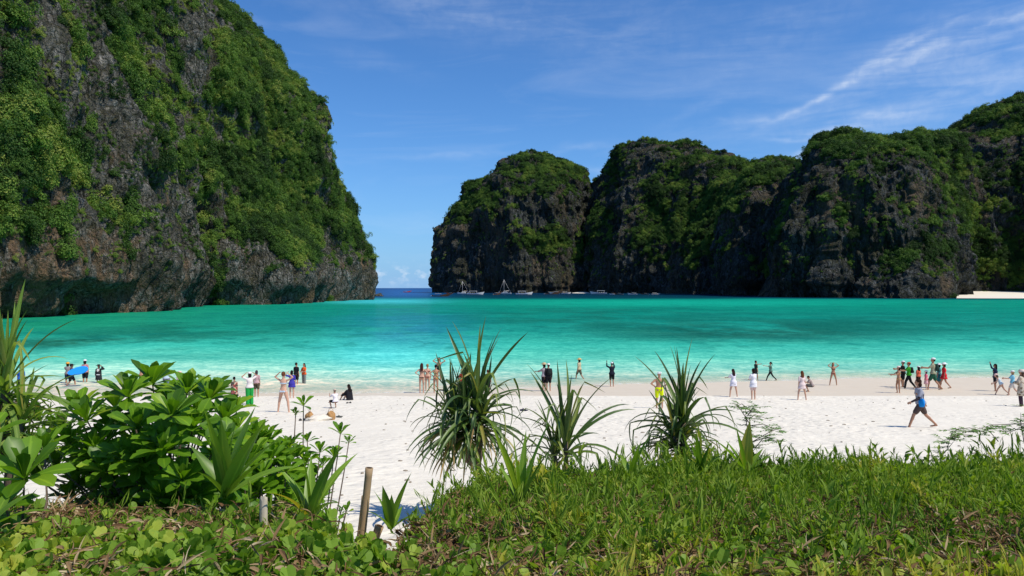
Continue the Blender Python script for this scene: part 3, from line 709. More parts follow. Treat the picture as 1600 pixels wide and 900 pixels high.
# ------------------------------------------------------------------ leaves
def strap(length, width, elev, droop, segs=9, vfold=.25, seed=0, kink=None, twist=0, shape='strap', side=0.0):
    """leaf blade leaving the origin towards +Y at elevation elev (deg), bending down by droop (deg) along its length"""
    r = random.Random(seed); p = Vector((0, 0, 0)); V, Fc = [], []; hd = 0
    for i in range(segs + 1):
        t = i / segs
        if shape == 'strap': w = width * (.75 + .25 * min(1, t * 6)) * (1 - t ** 2.2) ** .8
        elif shape == 'lance': w = width * (math.sin(math.pi * min(1, (.08 + t * .95)) ** .75)) ** .85
        elif shape == 'spoon': w = width * (.22 + .78 * sstep(.05, .72, t)) * (1 - max(0, (t - .72) / .28) ** 2.6) ** .6 if t < 1 else width * .1
        w = max(float(w), .0012)
        a = elev - droop * t ** 1.5
        if kink and t > kink[0]: a -= kink[1]
        a = R(a); hd += R(side) / segs
        tw = R(twist) * t
        dirv = Vector((math.sin(hd) * math.cos(a), math.cos(hd) * math.cos(a), math.sin(a)))
        up = Vector((-math.sin(hd) * math.sin(a), -math.cos(hd) * math.sin(a), math.cos(a)))
        sd_ = dirv.cross(up); sd_ = sd_ * math.cos(tw) + up * math.sin(tw); up2 = sd_.cross(dirv)
        up2 = up2 if up2.dot(up) > 0 else -up2
        V += [p - sd_ * w / 2 + up2 * w * vfold, p, p + sd_ * w / 2 + up2 * w * vfold]
        if i: k = 3 * i; Fc += [(k - 3, k - 2, k + 1, k), (k - 2, k - 1, k + 2, k + 1)]
        p = p + dirv * (length / segs)
    return [tuple(v) for v in V], Fc
def leaf_mesh(name, mat, var=0.0, **kw):
    v, f = strap(**kw); me = np_mesh(name, v, f, [mat]); set_attr(me, 'var', 'FLOAT', 'POINT', [var] * len(v)); set_attr(me, 'rib', 'FLOAT', 'POINT', [1.0 if i % 3 == 1 else 0.0 for i in range(len(v))]); return me
def tube_data(pts, rad, sides=8, cap=True):
    pts = [Vector(p) for p in pts]; V, Fc = [], []; n = len(pts)
    if not hasattr(rad, '__len__'): rad = [rad] * n
    for i, p in enumerate(pts):
        d = (pts[min(i + 1, n - 1)] - pts[max(i - 1, 0)]).normalized()
        a = d.cross(Vector((0, 0, 1)) if abs(d.z) < .9 else Vector((1, 0, 0))).normalized(); b = d.cross(a)
        for k in range(sides):
            t = 2 * math.pi * k / sides; V.append(tuple(p + (a * math.cos(t) + b * math.sin(t)) * rad[i]))
        if i:
            for k in range(sides):
                q = (k + 1) % sides; Fc.append(((i - 1) * sides + k, (i - 1) * sides + q, i * sides + q, i * sides + k))
    if cap: Fc.append(tuple(range(sides))[::-1]); Fc.append(tuple(range((n - 1) * sides, n * sides)))
    return V, Fc
def tube(name, pts, rad, mat, parent=None, sides=8):
    v, f = tube_data(pts, rad, sides); return link(name, np_mesh(name, v, f, [mat]), parent)
def merge(lst):
    V, Fc = [], []
    for v, f in lst:
        o = len(V); V += list(v); Fc += [tuple(i + o for i in q) for q in f]
    return V, Fc
def xform(v, M): return [tuple(M @ Vector(p)) for p in v]

M_PAN = mat_leaf('pandanus_leaf', [(0, (.040, .080, .024)), (.35, (.07, .13, .032)), (.6, (.12, .19, .04)), (.8, (.22, .26, .06)), (1, (.30, .24, .06))], .42, .25, .5, False)
M_PANL = mat_leaf('pandanus_leaf_light', [(0, (.14, .24, .05)), (.35, (.20, .31, .07)), (.65, (.30, .37, .10)), (.85, (.45, .42, .12)), (1, (.6, .46, .05))], .5, .45, .3, False)
M_SCA = mat_leaf('sea_lettuce_leaf', [(0, (.050, .125, .008)), (.35, (.10, .22, .012)), (.65, (.17, .33, .02)), (.88, (.32, .44, .03)), (1, (.38, .38, .03))], .40, .40, .35, False)
M_CRI = mat_leaf('lily_leaf', [(0, (.10, .20, .02)), (.4, (.17, .30, .03)), (.7, (.26, .41, .045)), (.9, (.38, .44, .06)), (1, (.45, .38, .05))], .38, .35, .4, False)
M_BARK = mat_plain('bark', (.16, .12, .09), .9, .1, .6, 40, .01)
M_TWIG = mat_plain('green_stem', (.14, .17, .06), .7, .2, .4, 40)
M_DEAD = mat_plain('dead_leaf', (.30, .21, .12), .85, .1, .4, 30)

def place_leaf(name, me, parent, loc, rz, tilt=0, scale=1.0, roll=0):
    o = link(name, me, parent); o.location = loc
    o.rotation_euler = Euler((R(tilt), R(roll), rz), 'XYZ'); o.scale = (scale,) * 3
    return o

# ------------------------------------------------------------------ screw pines (pandanus)
PANV = {}
M_DRY = mat_leaf('dry_leaf', [(0, (.22, .15, .07)), (.5, (.34, .25, .12)), (1, (.45, .36, .16))], .7, .25, .15, False)
DEADL = [leaf_mesh('leaf', M_DRY, .1 * q, length=.9, width=.05, elev=-5 - 15 * q, droop=60, segs=8, vfold=.3, seed=q, twist=60, side=15 * q) for q in range(3)]
def pandanus(px, py, d, size, n, label, mat=M_PAN, seed=0, heads=1, emin=-30, spread=.28, lean=(0, 0)):
    """px, py: pixel of the heart of the crown"""
    rr = random.Random(seed); c = at(px, py, d); gz = float(sand_z(c.x, c.y))
    t = empty('screw_pine', (c.x, c.y, gz)); tag(t, label, 'screw pine')
    h = c.z - gz
    hs = [Vector((0, 0, h))]
    if heads > 1: hs += [Vector((rr.uniform(-spread, spread), rr.uniform(-.12, .12), h - rr.uniform(.12, .38))) for _ in range(heads - 1)]
    tube('trunk', [(0, 0, -.1), (.03, .02, h * .4), (0, 0, h * .8), tuple(hs[0])], [.045, .04, .035, .03], M_BARK, t)
    for hh in hs[1:]: tube('branch', [(0, 0, h * .45), (hh.x * .6, hh.y * .6, h * .55), tuple(hh)], [.04, .035, .03], M_BARK, t)
    key = (mat.name,)
    if key not in PANV:
        L = []
        for e, dr in ((87, 5), (81, 14), (73, 24), (62, 45), (50, 75), (38, 95), (20, 95), (2, 75), (-20, 55)):
            for v in range(3):
                kk = (rr.uniform(.35, .7), rr.uniform(45, 95)) if (v >= 1 and e < 78) else None
                L.append((e, leaf_mesh('leaf', mat, rr.uniform(-.05, .4) if v else .05, length=1.0, width=.060, elev=e + rr.uniform(-6, 6), droop=dr * rr.uniform(.7, 1.25), segs=11, vfold=.32, seed=rr.random(), kink=kk, twist=rr.uniform(-50, 50), side=rr.uniform(-25, 25))))
        PANV[key] = L
    L = PANV[key]
    for i in range(n):
        f = i / n; hh = hs[i % len(hs)]
        e = 88 - (88 - emin) * f ** 1.15 + rr.uniform(-16, 12)
        cand = sorted(L, key=lambda q: abs(q[0] - e))[:4]; me = rr.choice(cand)[1]
        s = size * (rr.uniform(.7, 1.2) if f < .8 else rr.uniform(.7, 1.0)) * (.75 if hh is not hs[0] else 1)
        place_leaf('leaf', me, t, hh - Vector((0, 0, f * .22 * size)), i * 2.39996 + rr.uniform(-.2, .2), rr.uniform(-9, 9) + lean[1], s, roll=rr.uniform(-8, 8) + lean[0])
    for i in range(int(n * .09)):
        hh = hs[i % len(hs)]; me = DEADL[i % 3]; place_leaf('leaf', me, t, hh - Vector((0, 0, .22 * size)), rr.uniform(0, 6.28), 0, size * rr.uniform(.6, .9))
    return t
pandanus(745, 632, 9.6, 1.12, 230, 'largest dark green screw pine with spiky strap leaves, in the middle of the foreground', seed=3, heads=5, emin=-48, spread=.34, lean=(-4, 0))
pandanus(884, 690, 9.8, 1.12, 62, 'slender screw pine with a few tall upright leaves, just right of the largest one', seed=8, heads=2, emin=18, spread=.30, lean=(5, 3))
pandanus(1068, 655, 10.0, 1.0, 170, 'broad screw pine right of the man in yellow shorts, beside the feathery sapling', seed=12, heads=4, spread=.22, emin=-10)
pandanus(8, 598, 5.2, .70, 170, 'pale yellow green screw pine cut by the left edge of the photo', M_PANL, seed=21, heads=4, spread=.2)

# ------------------------------------------------------------------ sea lettuce bushes
rr = random.Random(5)
SPO = []
for e, dr in ((82, 10), (68, 20), (52, 28), (38, 35), (22, 38), (5, 35)):
    for v in range(3):
        SPO.append((e, dict(length=.185, width=.07 * rr.uniform(.9, 1.1), elev=e, droop=dr * rr.uniform(.6, 1.3), segs=6, vfold=rr.uniform(.08, .2), seed=rr.random(), twist=rr.uniform(-18, 18), side=rr.uniform(-12, 12), shape='spoon'), rr.uniform(-.02, .35)))
SPM = [(e, leaf_mesh('leaf', M_SCA, vv, **kw)) for e, kw, vv in SPO]
def bush(label, ros, root, seed=0, limit=290, fill=0, leaves=15, stem=True, cat='shrub'):
    """ros: rosette centres (px, py, d, scale). Big leaves are parts; those past the limit are one joined part"""
    r = random.Random(seed); g0 = Vector(root); t = empty('sea_lettuce_bush', g0); tag(t, label, cat)
    pts = [(at(a, b, d), s) for a, b, d, s in ros]
    n0 = len(pts)
    for _ in range(fill):
        a, b = r.choice(pts[:n0])[0], r.choice(pts[:n0])[0]
        if (a - b).length > .9: continue
        p = a.lerp(b, r.random()) + Vector((r.uniform(-.08, .08), r.uniform(-.05, .5), -r.uniform(.05, .85)))
        if p.z > g0.z + .04: pts.append((p, r.uniform(.8, 1.0)))
    rest = []; cnt = 0; stems = []
    cen = sum((p for p, _ in pts[:n0]), Vector()) / n0
    for i, (p, s) in enumerate(pts):
        lean = (p - Vector((cen.x, cen.y + .1, g0.z - .3))).normalized()
        q = Vector((0, 0, 1)).rotation_difference((lean * 1.0 + Vector((0, -.25, .9))).normalized()); off = r.uniform(0, 6)
        loc = p - g0
        for k in range(leaves):
            f = k / leaves; e = 84 - 82 * f; cand = sorted(range(len(SPM)), key=lambda j: abs(SPM[j][0] - e))[:4]; j = r.choice(cand)
            sc_ = 1.14 * s * (.62 + .42 * min(1, f * 2.2)) * r.uniform(.85, 1.1)
            M = Matrix.Translation(loc) @ q.to_matrix().to_4x4() @ Matrix.Rotation(off + k * 2.39996 + r.uniform(-.2, .2), 4, 'Z') @ Matrix.Translation((0, .006, -.018 * f)) @ Matrix.Scale(sc_, 4)
            if cnt < limit:
                o = link('leaf', SPM[j][1], t); o.matrix_local = M; cnt += 1
            else:
                v, fc = strap(**SPO[j][1]); rest.append((xform(v, M), fc))
        mid = Vector((loc.x * .55, loc.y * .55, loc.z * .45 - .02)) + Vector((r.uniform(-.06, .06), r.uniform(-.05, .05), 0))
        stems.append(tube_data([(r.uniform(-.05, .05), r.uniform(-.05, .05), -.1), mid, loc.lerp(mid, .25) + Vector((0, 0, -.02)), loc], [.009, .008, .006, .005], 5))
    v, f = merge(stems); o = link('stem', np_mesh('stem', v, f, [M_BARK]), t); o['kind'] = 'stuff'
    if rest:
        v, f = merge(rest); me = np_mesh('leaf', v, f, [M_SCA]); set_attr(me, 'var', 'FLOAT', 'POINT', np.repeat([r.uniform(-.1, .35) for _ in rest], [len(q[0]) for q in rest])); set_attr(me, 'rib', 'FLOAT', 'POINT', [1.0 if i % 3 == 1 else 0.0 for i in range(len(v))])
        o = link('leaf', me, t); o['kind'] = 'stuff'
def G(px, d): x = (px - 800) / F * d; return (x, d, float(sand_z(x, d)))
B1 = [(70, 690, 5.8, .9), (35, 730, 5.9, .9), (15, 700, 6.0, .9), (62, 655, 6.1, .85), (60, 745, 5.4, .85), (135, 655, 5.2, 1.0), (108, 690, 5.3, .95), (90, 725, 5.4, .9), (165, 735, 5.0, .9), (350, 690, 5.0, .9), (122, 640, 5.5, 1.0), (200, 618, 5.3, 1.1), (238, 598, 5.5, 1.15), (268, 648, 4.9, 1.05), (292, 612, 5.4, 1.1), (328, 622, 5.4, 1.0), (216, 668, 4.9, 1), (168, 662, 5.5, .95), (150, 700, 5.2, .9),
      (302, 668, 5.0, 1), (350, 655, 5.3, .95), (332, 706, 4.9, .95), (252, 705, 4.8, 1.0), (198, 715, 5.0, .95), (285, 748, 4.8, .9), (225, 755, 5.0, .9), (120, 700, 5.6, .9), (100, 668, 5.9, .9), (180, 636, 5.7, .9), (262, 622, 5.7, 1), (310, 645, 5.7, .9)]
B2 = [(368, 638, 6.2, .8), (372, 668, 5.9, .85), (366, 700, 5.6, .85), (398, 678, 6.2, .8), (420, 690, 6.3, .8), (452, 698, 6.4, .75), (425, 715, 6.0, .8), (395, 712, 5.8, .85), (465, 712, 6.5, .75), (410, 742, 5.8, .8), (448, 735, 6.0, .75), (380, 735, 5.6, .8), (478, 722, 6.6, .7), (432, 706, 6.2, .75)]
bush('big glossy sea lettuce bush with spoon shaped leaves, left of the green trousers woman', B1, G(250, 5.5), 1, 290, 170, 18)
bush('lower darker sea lettuce bush stepping down to the sand right of the big glossy bush', B2, G(420, 6.1), 2, 220, 70, 15)
bush('sea lettuce plant with big pale rosettes low at the left edge of the photo', [(38, 745, 4.0, 1.25), (-30, 690, 4.2, 1.1), (8, 790, 3.9, .8), (70, 700, 4.6, .8)], G(40, 4.3), 3, 70, 0)
bush('thin sea lettuce branch reaching over the sand with three small dark rosettes', [(532, 676, 6.8, .62), (500, 705, 6.7, .62), (522, 712, 6.8, .6), (480, 688, 6.7, .5), (545, 690, 7.0, .4), (505, 725, 6.6, .5)], G(478, 6.5), 4, 90, 0, 11)
bush('single curved twig ending in a small rosette with a yellow leaf near the towel', [(474, 632, 6.9, .62), (462, 645, 6.9, .35)], G(446, 6.7), 5, 24, 0, 10)
bush('tiny sea lettuce shoot low on the sand beside the bamboo post', [(541, 798, 5.0, .35), (532, 800, 5.0, .25)], G(515, 4.9), 6, 24, 0, 8)

# ------------------------------------------------------------------ beach lilies: broad strap leaves from the ground
def lily(label, px, py, d, leaves, seed=0, yellow=()):
    """leaves: (tip px, tip py, width m, droop)"""
    r = random.Random(seed); b = at(px, py, d); t = empty('beach_lily', b); tag(t, label, 'lily')
    for i, (tx, ty, w, dr) in enumerate(leaves):
        tip = at(tx, ty, d + r.uniform(-.25, .25)); v = tip - b; L = v.length * (1 + abs(dr) / 220.0)
        el = math.degrees(math.atan2(v.z, math.hypot(v.x, v.y))) + dr * .38
        me = leaf_mesh('leaf', M_CRI, .55 if i in yellow else r.uniform(-.15, .25), length=L, width=w * 1.35, elev=el, droop=dr, segs=10, vfold=.16, seed=seed + i, twist=r.uniform(-35, 35), shape='lance')
        o = link('leaf', me, t); o.rotation_euler = (0, 0, math.atan2(-v.x, v.y)); o.location = (0, 0, -.02 * i / len(leaves))
lily('large beach lily with very broad upright leaves in front of the big bush', 352, 775, 4.5, [(318, 640, .075, 8), (345, 655, .07, 6), (398, 640, .085, 10), (412, 665, .09, 14), (438, 690, .06, 30), (300, 700, .06, 20), (452, 735, .05, 40), (368, 665, .07, 8), (330, 690, .06, 12), (425, 715, .055, 25), (312, 738, .05, 30)], 1)
lily('beach lily with pale arching leaves beside the coconut stump', 484, 812, 4.6, [(552, 720, .05, 30), (530, 708, .06, 20), (436, 735, .05, 25), (455, 745, .05, 12), (470, 700, .055, 8), (486, 712, .06, 5), (505, 730, .055, 15), (428, 775, .045, 40), (525, 790, .055, 60), (462, 770, .05, 20)], 2, (7,))
lily('small beach lily growing just right of the bamboo post', 610, 825, 4.9, [(642, 742, .05, 10), (585, 770, .045, 20), (598, 760, .05, 8), (612, 772, .05, 5), (628, 790, .05, 12), (578, 800, .04, 30), (655, 800, .04, 30)], 3)
lily('bright yellow green beach lily standing in front of the largest screw pine', 812, 790, 5.6, [(765, 658, .055, 8), (785, 690, .05, 5), (800, 668, .05, 2), (822, 672, .05, 4), (862, 655, .06, 12), (872, 690, .055, 20), (842, 690, .055, 6), (775, 720, .05, 20), (850, 720, .05, 14)], 4, (0, 2, 4))
lily('pair of upright lily leaves left of the broad screw pine', 985, 745, 7.6, [(1018, 676, .075, 6), (970, 712, .05, 25), (998, 700, .05, 10), (1002, 690, .05, 12), (1030, 720, .04, 25)], 5)
lily('beach lily with one wide pale leaf under the feathery sapling', 1165, 740, 7.8, [(1172, 657, .12, 4), (1150, 668, .055, 4), (1135, 690, .07, 12), (1118, 690, .07, 22), (1192, 700, .06, 10), (1205, 712, .05, 25), (1148, 700, .06, 6)], 6, (0,))
lily('drooping lily leaves between the broad screw pine and the wide pale leaf', 1095, 740, 7.8, [(1075, 690, .055, 20), (1088, 678, .05, 10), (1112, 690, .05, 14), (1065, 712, .05, 40), (1128, 712, .05, 30)], 7)
lily('light green lily leaves poking from the ground cover left edge below the pale rosettes', -15, 820, 3.6, [(-40, 760, .06, 10), (45, 775, .05, 30), (20, 760, .05, 15), (70, 800, .04, 40)], 8)

# ------------------------------------------------------------------ sapling with feathery leaves, creeper at the right
M_FEA = mat_leaf('sapling_leaf', [(0, (.10, .22, .04)), (.5, (.18, .33, .06)), (1, (.30, .44, .09))], .5, .4, .3, False)
def sprays(name, label, root, branches, seed, leaf=.042, dens=20, cat='sapling'):
    """branches: list of (start, end) world points; compound leaves along each"""
    r = random.Random(seed); t = empty(name, root); tag(t, label, cat); rt = Vector(root); L, S, VV = [], [], []
    for (a, b, rad) in branches:
        a, b = Vector(a) - rt, Vector(b) - rt; mid = (a + b) / 2 + Vector((r.uniform(-.04, .04), r.uniform(-.04, .04), .05))
        S.append(tube_data([a, mid, b], [rad, rad * .7, rad * .35], 5))
        n = max(3, int((b - a).length * dens))
        for i in range(n):
            p = a.lerp(b, .25 + .75 * i / n); az = r.uniform(0, 6.283); ln = r.uniform(.10, .19); el = r.uniform(-.15, .35)
            dv = Vector((math.cos(az) * math.cos(el), math.sin(az) * math.cos(el), math.sin(el)))
            S.append(tube_data([p, p + dv * ln * .5 + Vector((0, 0, .01)), p + dv * ln - Vector((0, 0, .01))], [.002, .0015, .001], 3))
            for k in range(11):
                f = (k // 2 + 1) / 5.5; sd_ = 1 if k % 2 else -1
                if k == 10: sd_, f = 0, 1
                q = p + dv * ln * f; ang = az + sd_ * 1.05
                v, fc = strap(leaf * r.uniform(.8, 1.2), leaf * .5, r.uniform(-15, 20), 20, 3, .1, shape='lance')
                M = Matrix.Translation(q) @ Matrix.Rotation(ang - math.pi / 2, 4, 'Z'); L.append((xform(v, M), fc)); VV += [r.uniform(-.1, .5)] * len(v)
    v, f = merge(S); o = link('branch', np_mesh('branch', v, f, [M_BARK]), t)
    v, f = merge(L); me = np_mesh('foliage', v, f, [M_FEA]); set_attr(me, 'var', 'FLOAT', 'POINT', VV); o = link('foliage', me, t); o['kind'] = 'stuff'
D_ = 8.6; gx = G(1180, D_)
bs = [(gx, at(1172, 680, D_), .014), (at(1178, 700, D_), at(1165, 640, D_), .009)]
for (a, b) in [((1170, 660), (1150, 626)), ((1168, 650), (1185, 632)), ((1170, 655), (1200, 655)), ((1172, 665), (1215, 672)), ((1176, 690), (1225, 668)), ((1178, 690), (1228, 690)), ((1170, 640), (1150, 636)), ((1166, 645), (1190, 645)), ((1180, 700), (1205, 684))]:
    bs.append((at(*a, D_), at(*b, D_ + random.uniform(-.3, .3)), .006))
sprays('sapling', 'slim sapling with feathery light green leaves right of the broad screw pine', gx, bs, 4)
D_ = 8.9; gx = G(1440, D_); bs = []
for (a, b) in [((1600, 662), (1500, 678)), ((1520, 680), (1470, 690)), ((1640, 648), (1570, 680)), ((1480, 700), (1500, 668)), ((1560, 690), (1530, 668)), ((1600, 690), (1595, 645)), ((1640, 640), (1605, 632)), ((1540, 676), (1480, 672))]:
    bs.append((at(*a, D_), at(*b, D_ + random.uniform(-.3, .3)), .006))
bs.append((gx, at(1490, 690, D_), .008)); bs.append((G(1620, D_), at(1600, 662, D_), .01))
sprays('creeper', 'straggling light green creeper reaching over the grass at the right edge', gx, bs, 9, .045, 22, 'creeper')

# ------------------------------------------------------------------ posts and stumps in the gap
M_BAM = mat_plain('weathered_bamboo', (.42, .29, .16), .65, .3, .55, 9, .002)
M_BAMD = mat_plain('bamboo_inside', (.10, .07, .045), .9, .1, .4, 20)
def bamboo(label, top, bot, d, r0, d2=None):
    a, b = at(*top, d), at(*bot, d2 or d); L = (a - b).length; rt = b - (a - b).normalized() * .9
    t = empty('bamboo_post', rt); tag(t, label, 'post'); dr = (a - rt); n = 24; pts, rad = [], []
    full = dr.length
    for i in range(n + 1):
        f = i / n; s = (full - f * full); node = abs(((s + .03) % .31) - .03)
        pts.append(dr * f); rad.append(r0 * (1 + (.09 if node < .02 else 0)))
    V, Fc = tube_data(pts, rad, 14, False)
    m = len(V); ax = dr.normalized()
    ring = V[-14:]; c = Vector(pts[-1]); inner = [tuple(c + (Vector(p) - c) * .72) for p in ring]; deep = [tuple(Vector(p) - ax * .12) for p in inner]
    V += inner + deep
    for k in range(14):
        q = (k + 1) % 14; Fc.append((m - 14 + k, m - 14 + q, m + q, m + k))
    link('culm', np_mesh('culm', V, Fc, [M_BAM]), t)
    v2 = inner + deep; f2 = [(k, (k + 1) % 14, 14 + (k + 1) % 14, 14 + k) for k in range(14)] + [tuple(range(14, 28))]
    link('hollow', np_mesh('hollow', v2, f2, [M_BAMD]), t)
bamboo('tall leaning bamboo post standing in the gap of sand', (577, 731), (565, 845), 5.0, .026)
bamboo('short cut bamboo stub leaning beside the tall bamboo post', (593, 822), (583, 850), 5.0, .030)
bamboo('broken bamboo stub behind the tall bamboo post', (569, 775), (566, 800), 5.3, .018)
def stump(label, px, py, d, r0, h, mat, name='stump', cat='stump'):
    p = at(px, py, d); pts = [(0, 0, -h - .4), (0, 0, -h * .5), (0, 0, -.01), (0, 0, 0)]; V, Fc = tube_data(pts, [r0 * 1.05, r0, r0, r0 * .93], 12)
    V = [(x * (1 + .07 * math.sin(9 * math.atan2(y, x))), y, z + (.012 * math.sin(5 * math.atan2(y, x)) if z > -.05 else 0)) for x, y, z in V]
    tag(link(name, np_mesh(name, V, Fc, [mat], smooth=False), loc=p), label, cat)
stump('pale sawn wooden stump half hidden in the leaves below the broad lily', 412, 777, 4.4, .024, .09, mat_plain('pale_wood', (.62, .54, .42), .85, .15, .5, 25, .004))
stump('dark brown cut stem end beside the pale arching lily', 515, 829, 4.6, .027, .05, M_BAMD)

# ------------------------------------------------------------------ ground cover: one mass of leafy stems, round vine leaves, litter
M_COV = mat_leaf('cover_leaf', [(0, (.04, .085, .010)), (.3, (.10, .19, .018)), (.6, (.20, .31, .03)), (.85, (.23, .32, .04)), (1, (.42, .40, .06))], .55, .38, .2)
M_VINE = mat_leaf('vine_leaf', [(0, (.07, .15, .016)), (.4, (.13, .24, .024)), (.75, (.22, .35, .04)), (1, (.42, .46, .07))], .5, .36, .22)
M_LIT = mat_leaf('leaf_litter', [(0, (.07, .035, .02)), (.4, (.16, .09, .045)), (.7, (.30, .20, .11)), (1, (.52, .42, .28))], .8, .1, .1)
def sprig(seed, h=.34, n=13, ll=.095, lw=.017, up=35):
    r = random.Random(seed); P, mi, var = [], [], []
    bend = Vector((r.uniform(-.1, .1), r.uniform(-.1, .1), 0))
    v, f = tube_data([(0, 0, -.05), tuple(bend * .4 + Vector((0, 0, h * .5))), tuple(bend + Vector((0, 0, h)))], [.003, .0025, .0015], 3, False); P.append((v, f)); mi += [0] * len(f); var += [-.1] * len(v)
    for i in range(n):
        t = .2 + .8 * i / (n - 1); p = bend * t * t + Vector((0, 0, h * t)); az = (i % 2) * math.pi + (i // 2) * 1.57 + r.uniform(-.5, .5)
        v, f = strap(ll * r.uniform(.75, 1.2) * (1 - .25 * t), lw * r.uniform(.8, 1.25), up + r.uniform(-15, 20) + 25 * t, r.uniform(25, 65), 4, .22, shape='lance', side=r.uniform(-20, 20), twist=r.uniform(-30, 30))
        P.append((xform(v, Matrix.Translation(p) @ Matrix.Rotation(az, 4, 'Z')), f)); mi += [0] * len(f); var += [r.uniform(-.1, .12)] * len(v)
    v, f = merge(P); return v, f, var, mi
def vine(seed):
    r = random.Random(seed); P, mi, var = [], [], []
    for i in range(r.choice((3, 4, 5))):
        az = r.uniform(0, 6.28); h = r.uniform(.10, .22); o = Vector((math.cos(az) * r.uniform(.01, .09), math.sin(az) * r.uniform(.01, .09), h))
        v, f = tube_data([(0, 0, -.03), tuple(o * .5 + Vector((0, 0, .02))), tuple(o)], [.002, .0018, .0015], 3, False); P.append((v, f)); mi += [1] * len(f); var += [0] * len(v)
        s = r.uniform(.026, .043); ol = [(.0, -.15), (.42, -.1), (.78, .25), (.86, .75), (.62, 1.2), (.28, 1.38), (.0, 1.18)]
        fold = r.uniform(.15, .6); V = [(0, y * s, 0) for y in (-.15, .5, 1.18)]; nb = len(V)
        for sx in (1, -1):
            for x, y in ol[1:-1]: V.append((sx * x * s * math.cos(fold), y * s, x * s * math.sin(fold) + r.uniform(-.002, .002)))
        A, B_ = [3, 4, 5, 6, 7], [8, 9, 10, 11, 12]
        f = [(0, A[0], A[1], 1), (1, A[1], A[2]), (1, A[2], A[3], 2), (2, A[3], A[4]), (0, 1, B_[1], B_[0]), (1, B_[2], B_[1]), (1, 2, B_[3], B_[2]), (2, B_[4], B_[3])]
        M = Matrix.Translation(o) @ Matrix.Rotation(az + r.uniform(-.6, .6), 4, 'Z') @ Matrix.Rotation(R(r.uniform(-5, 60)), 4, 'X') @ Matrix.Rotation(R(r.uniform(-25, 25)), 4, 'Y')
        P.append((xform(V, M), f)); mi += [1] * len(f); var += [r.uniform(-.15, .18)] * len(V)
    v, f = merge(P); return v, f, var, mi
def litter(seed):
    r = random.Random(seed); P, mi, var = [], [], []
    for i in range(10):
        v, f = strap(r.uniform(.05, .14), r.uniform(.006, .022), r.uniform(-10, 35), r.uniform(-30, 60), 4, .3, shape='lance', twist=r.uniform(-90, 90), side=r.uniform(-60, 60))
        P.append((xform(v, Matrix.Translation((r.uniform(-.09, .09), r.uniform(-.09, .09), r.uniform(0, .06))) @ Matrix.Rotation(r.uniform(0, 6.28), 4, 'Z')), f)); mi += [2] * len(f); var += [r.uniform(-.25, .3)] * len(v)
    v, f = merge(P); return v, f, var, mi
def build_cover():
    protos_ = [sprig(1, .25, 13, .085, .021), sprig(2, .29, 15, .09, .016, 40), sprig(3, .19, 12, .07, .030, 25), sprig(4, .32, 12, .13, .011, 50), vine(5), vine(6), vine(7), litter(8), litter(9)]
    r = np.random.default_rng(3); n = 90000
    px = r.uniform(-260, 1860, n); d = np.sqrt(r.uniform(2.3 ** 2, 9.6 ** 2, n)); x = (px - 800) / F * d
    e = edge_y(px) + .25 * perlin(x * 1.3, d * 1.3, 5.0)
    keep = d < e + .30 + .12 * r.normal(size=n); px, d, x, e = px[keep], d[keep], x[keep], e[keep]; n = len(px)
    z = sand_z(x, d); f = fbm(x * .8, d * .8, 3.3, 3); f2 = fbm(x * 1.6 + 9, d * 1.6, 1.3, 3)
    u = r.random(n); K = np.zeros(n, int); S = np.ones(n); T = np.zeros(n); keep = np.ones(n, bool)
    right = sstep(560, 760, px)
    near = 1 - sstep(3.6, 4.5, d + .5 * f)
    for i in range(n):
        rt, nr = right[i], near[i]
        litp = .06 + .08 * rt + .20 * (f2[i] > .16) + .22 * rt * (4.3 < d[i] < 6.0) - .1 * (d[i] > 7)  # denser litter in the middle band also stands in for the bank's shade
        vp = .48 * nr + (.12 * (1 - rt) * (d[i] < 4.4)) + .05
        if u[i] < litp: K[i] = 7 + int(u[i] * 1000) % 2; S[i] = r.uniform(.6, 1.2); T[i] = r.uniform(.25, .75)
        elif u[i] < litp + vp * (1 - litp): K[i] = 4 + int(u[i] * 1000) % 3; S[i] = r.uniform(.62, 1.18); T[i] = .58 + .3 * f[i] + r.uniform(-.2, .2)
        else:
            k = int(u[i] * 1000) % 4; K[i] = (k if u[i] * 77 % 1 < .6 else 2) if rt > .5 else (0, 2, 0, 3)[k]
            S[i] = r.uniform(.65, 1.15) * (.62 + .38 * rt) * (1.0 + .25 * f[i]) * (.75 if nr > .5 else 1)
            T[i] = .62 + .48 * f[i] + r.uniform(-.2, .2) - .10 * rt * (1 - nr) + (.12 * nr)  # tint lowered behind the near strip, painted shade of the bank
    tall = (r.random(n) < .05 + .10 * (d > e - 1.2)) & (K < 4); S = np.where(tall, S * r.uniform(1.15, 1.6, n), S)
    rot = np.stack([r.normal(size=n) * .42, r.normal(size=n) * .42, r.uniform(0, 6.28, n)], -1)
    lo = (K >= 7); z = z - np.where(lo, -.02, .02)
    z = z + np.where(lo, r.uniform(0, .15, n), 0)
    o = instancer('ground_cover', protos_, np.stack([x, d, z], -1), rot, S, K, T, [M_COV, M_VINE, M_LIT])
    tag(o, 'tangled ground cover of narrow green leaves, round vine leaves and brown litter along the dune')
    print('cover', n)
build_cover()

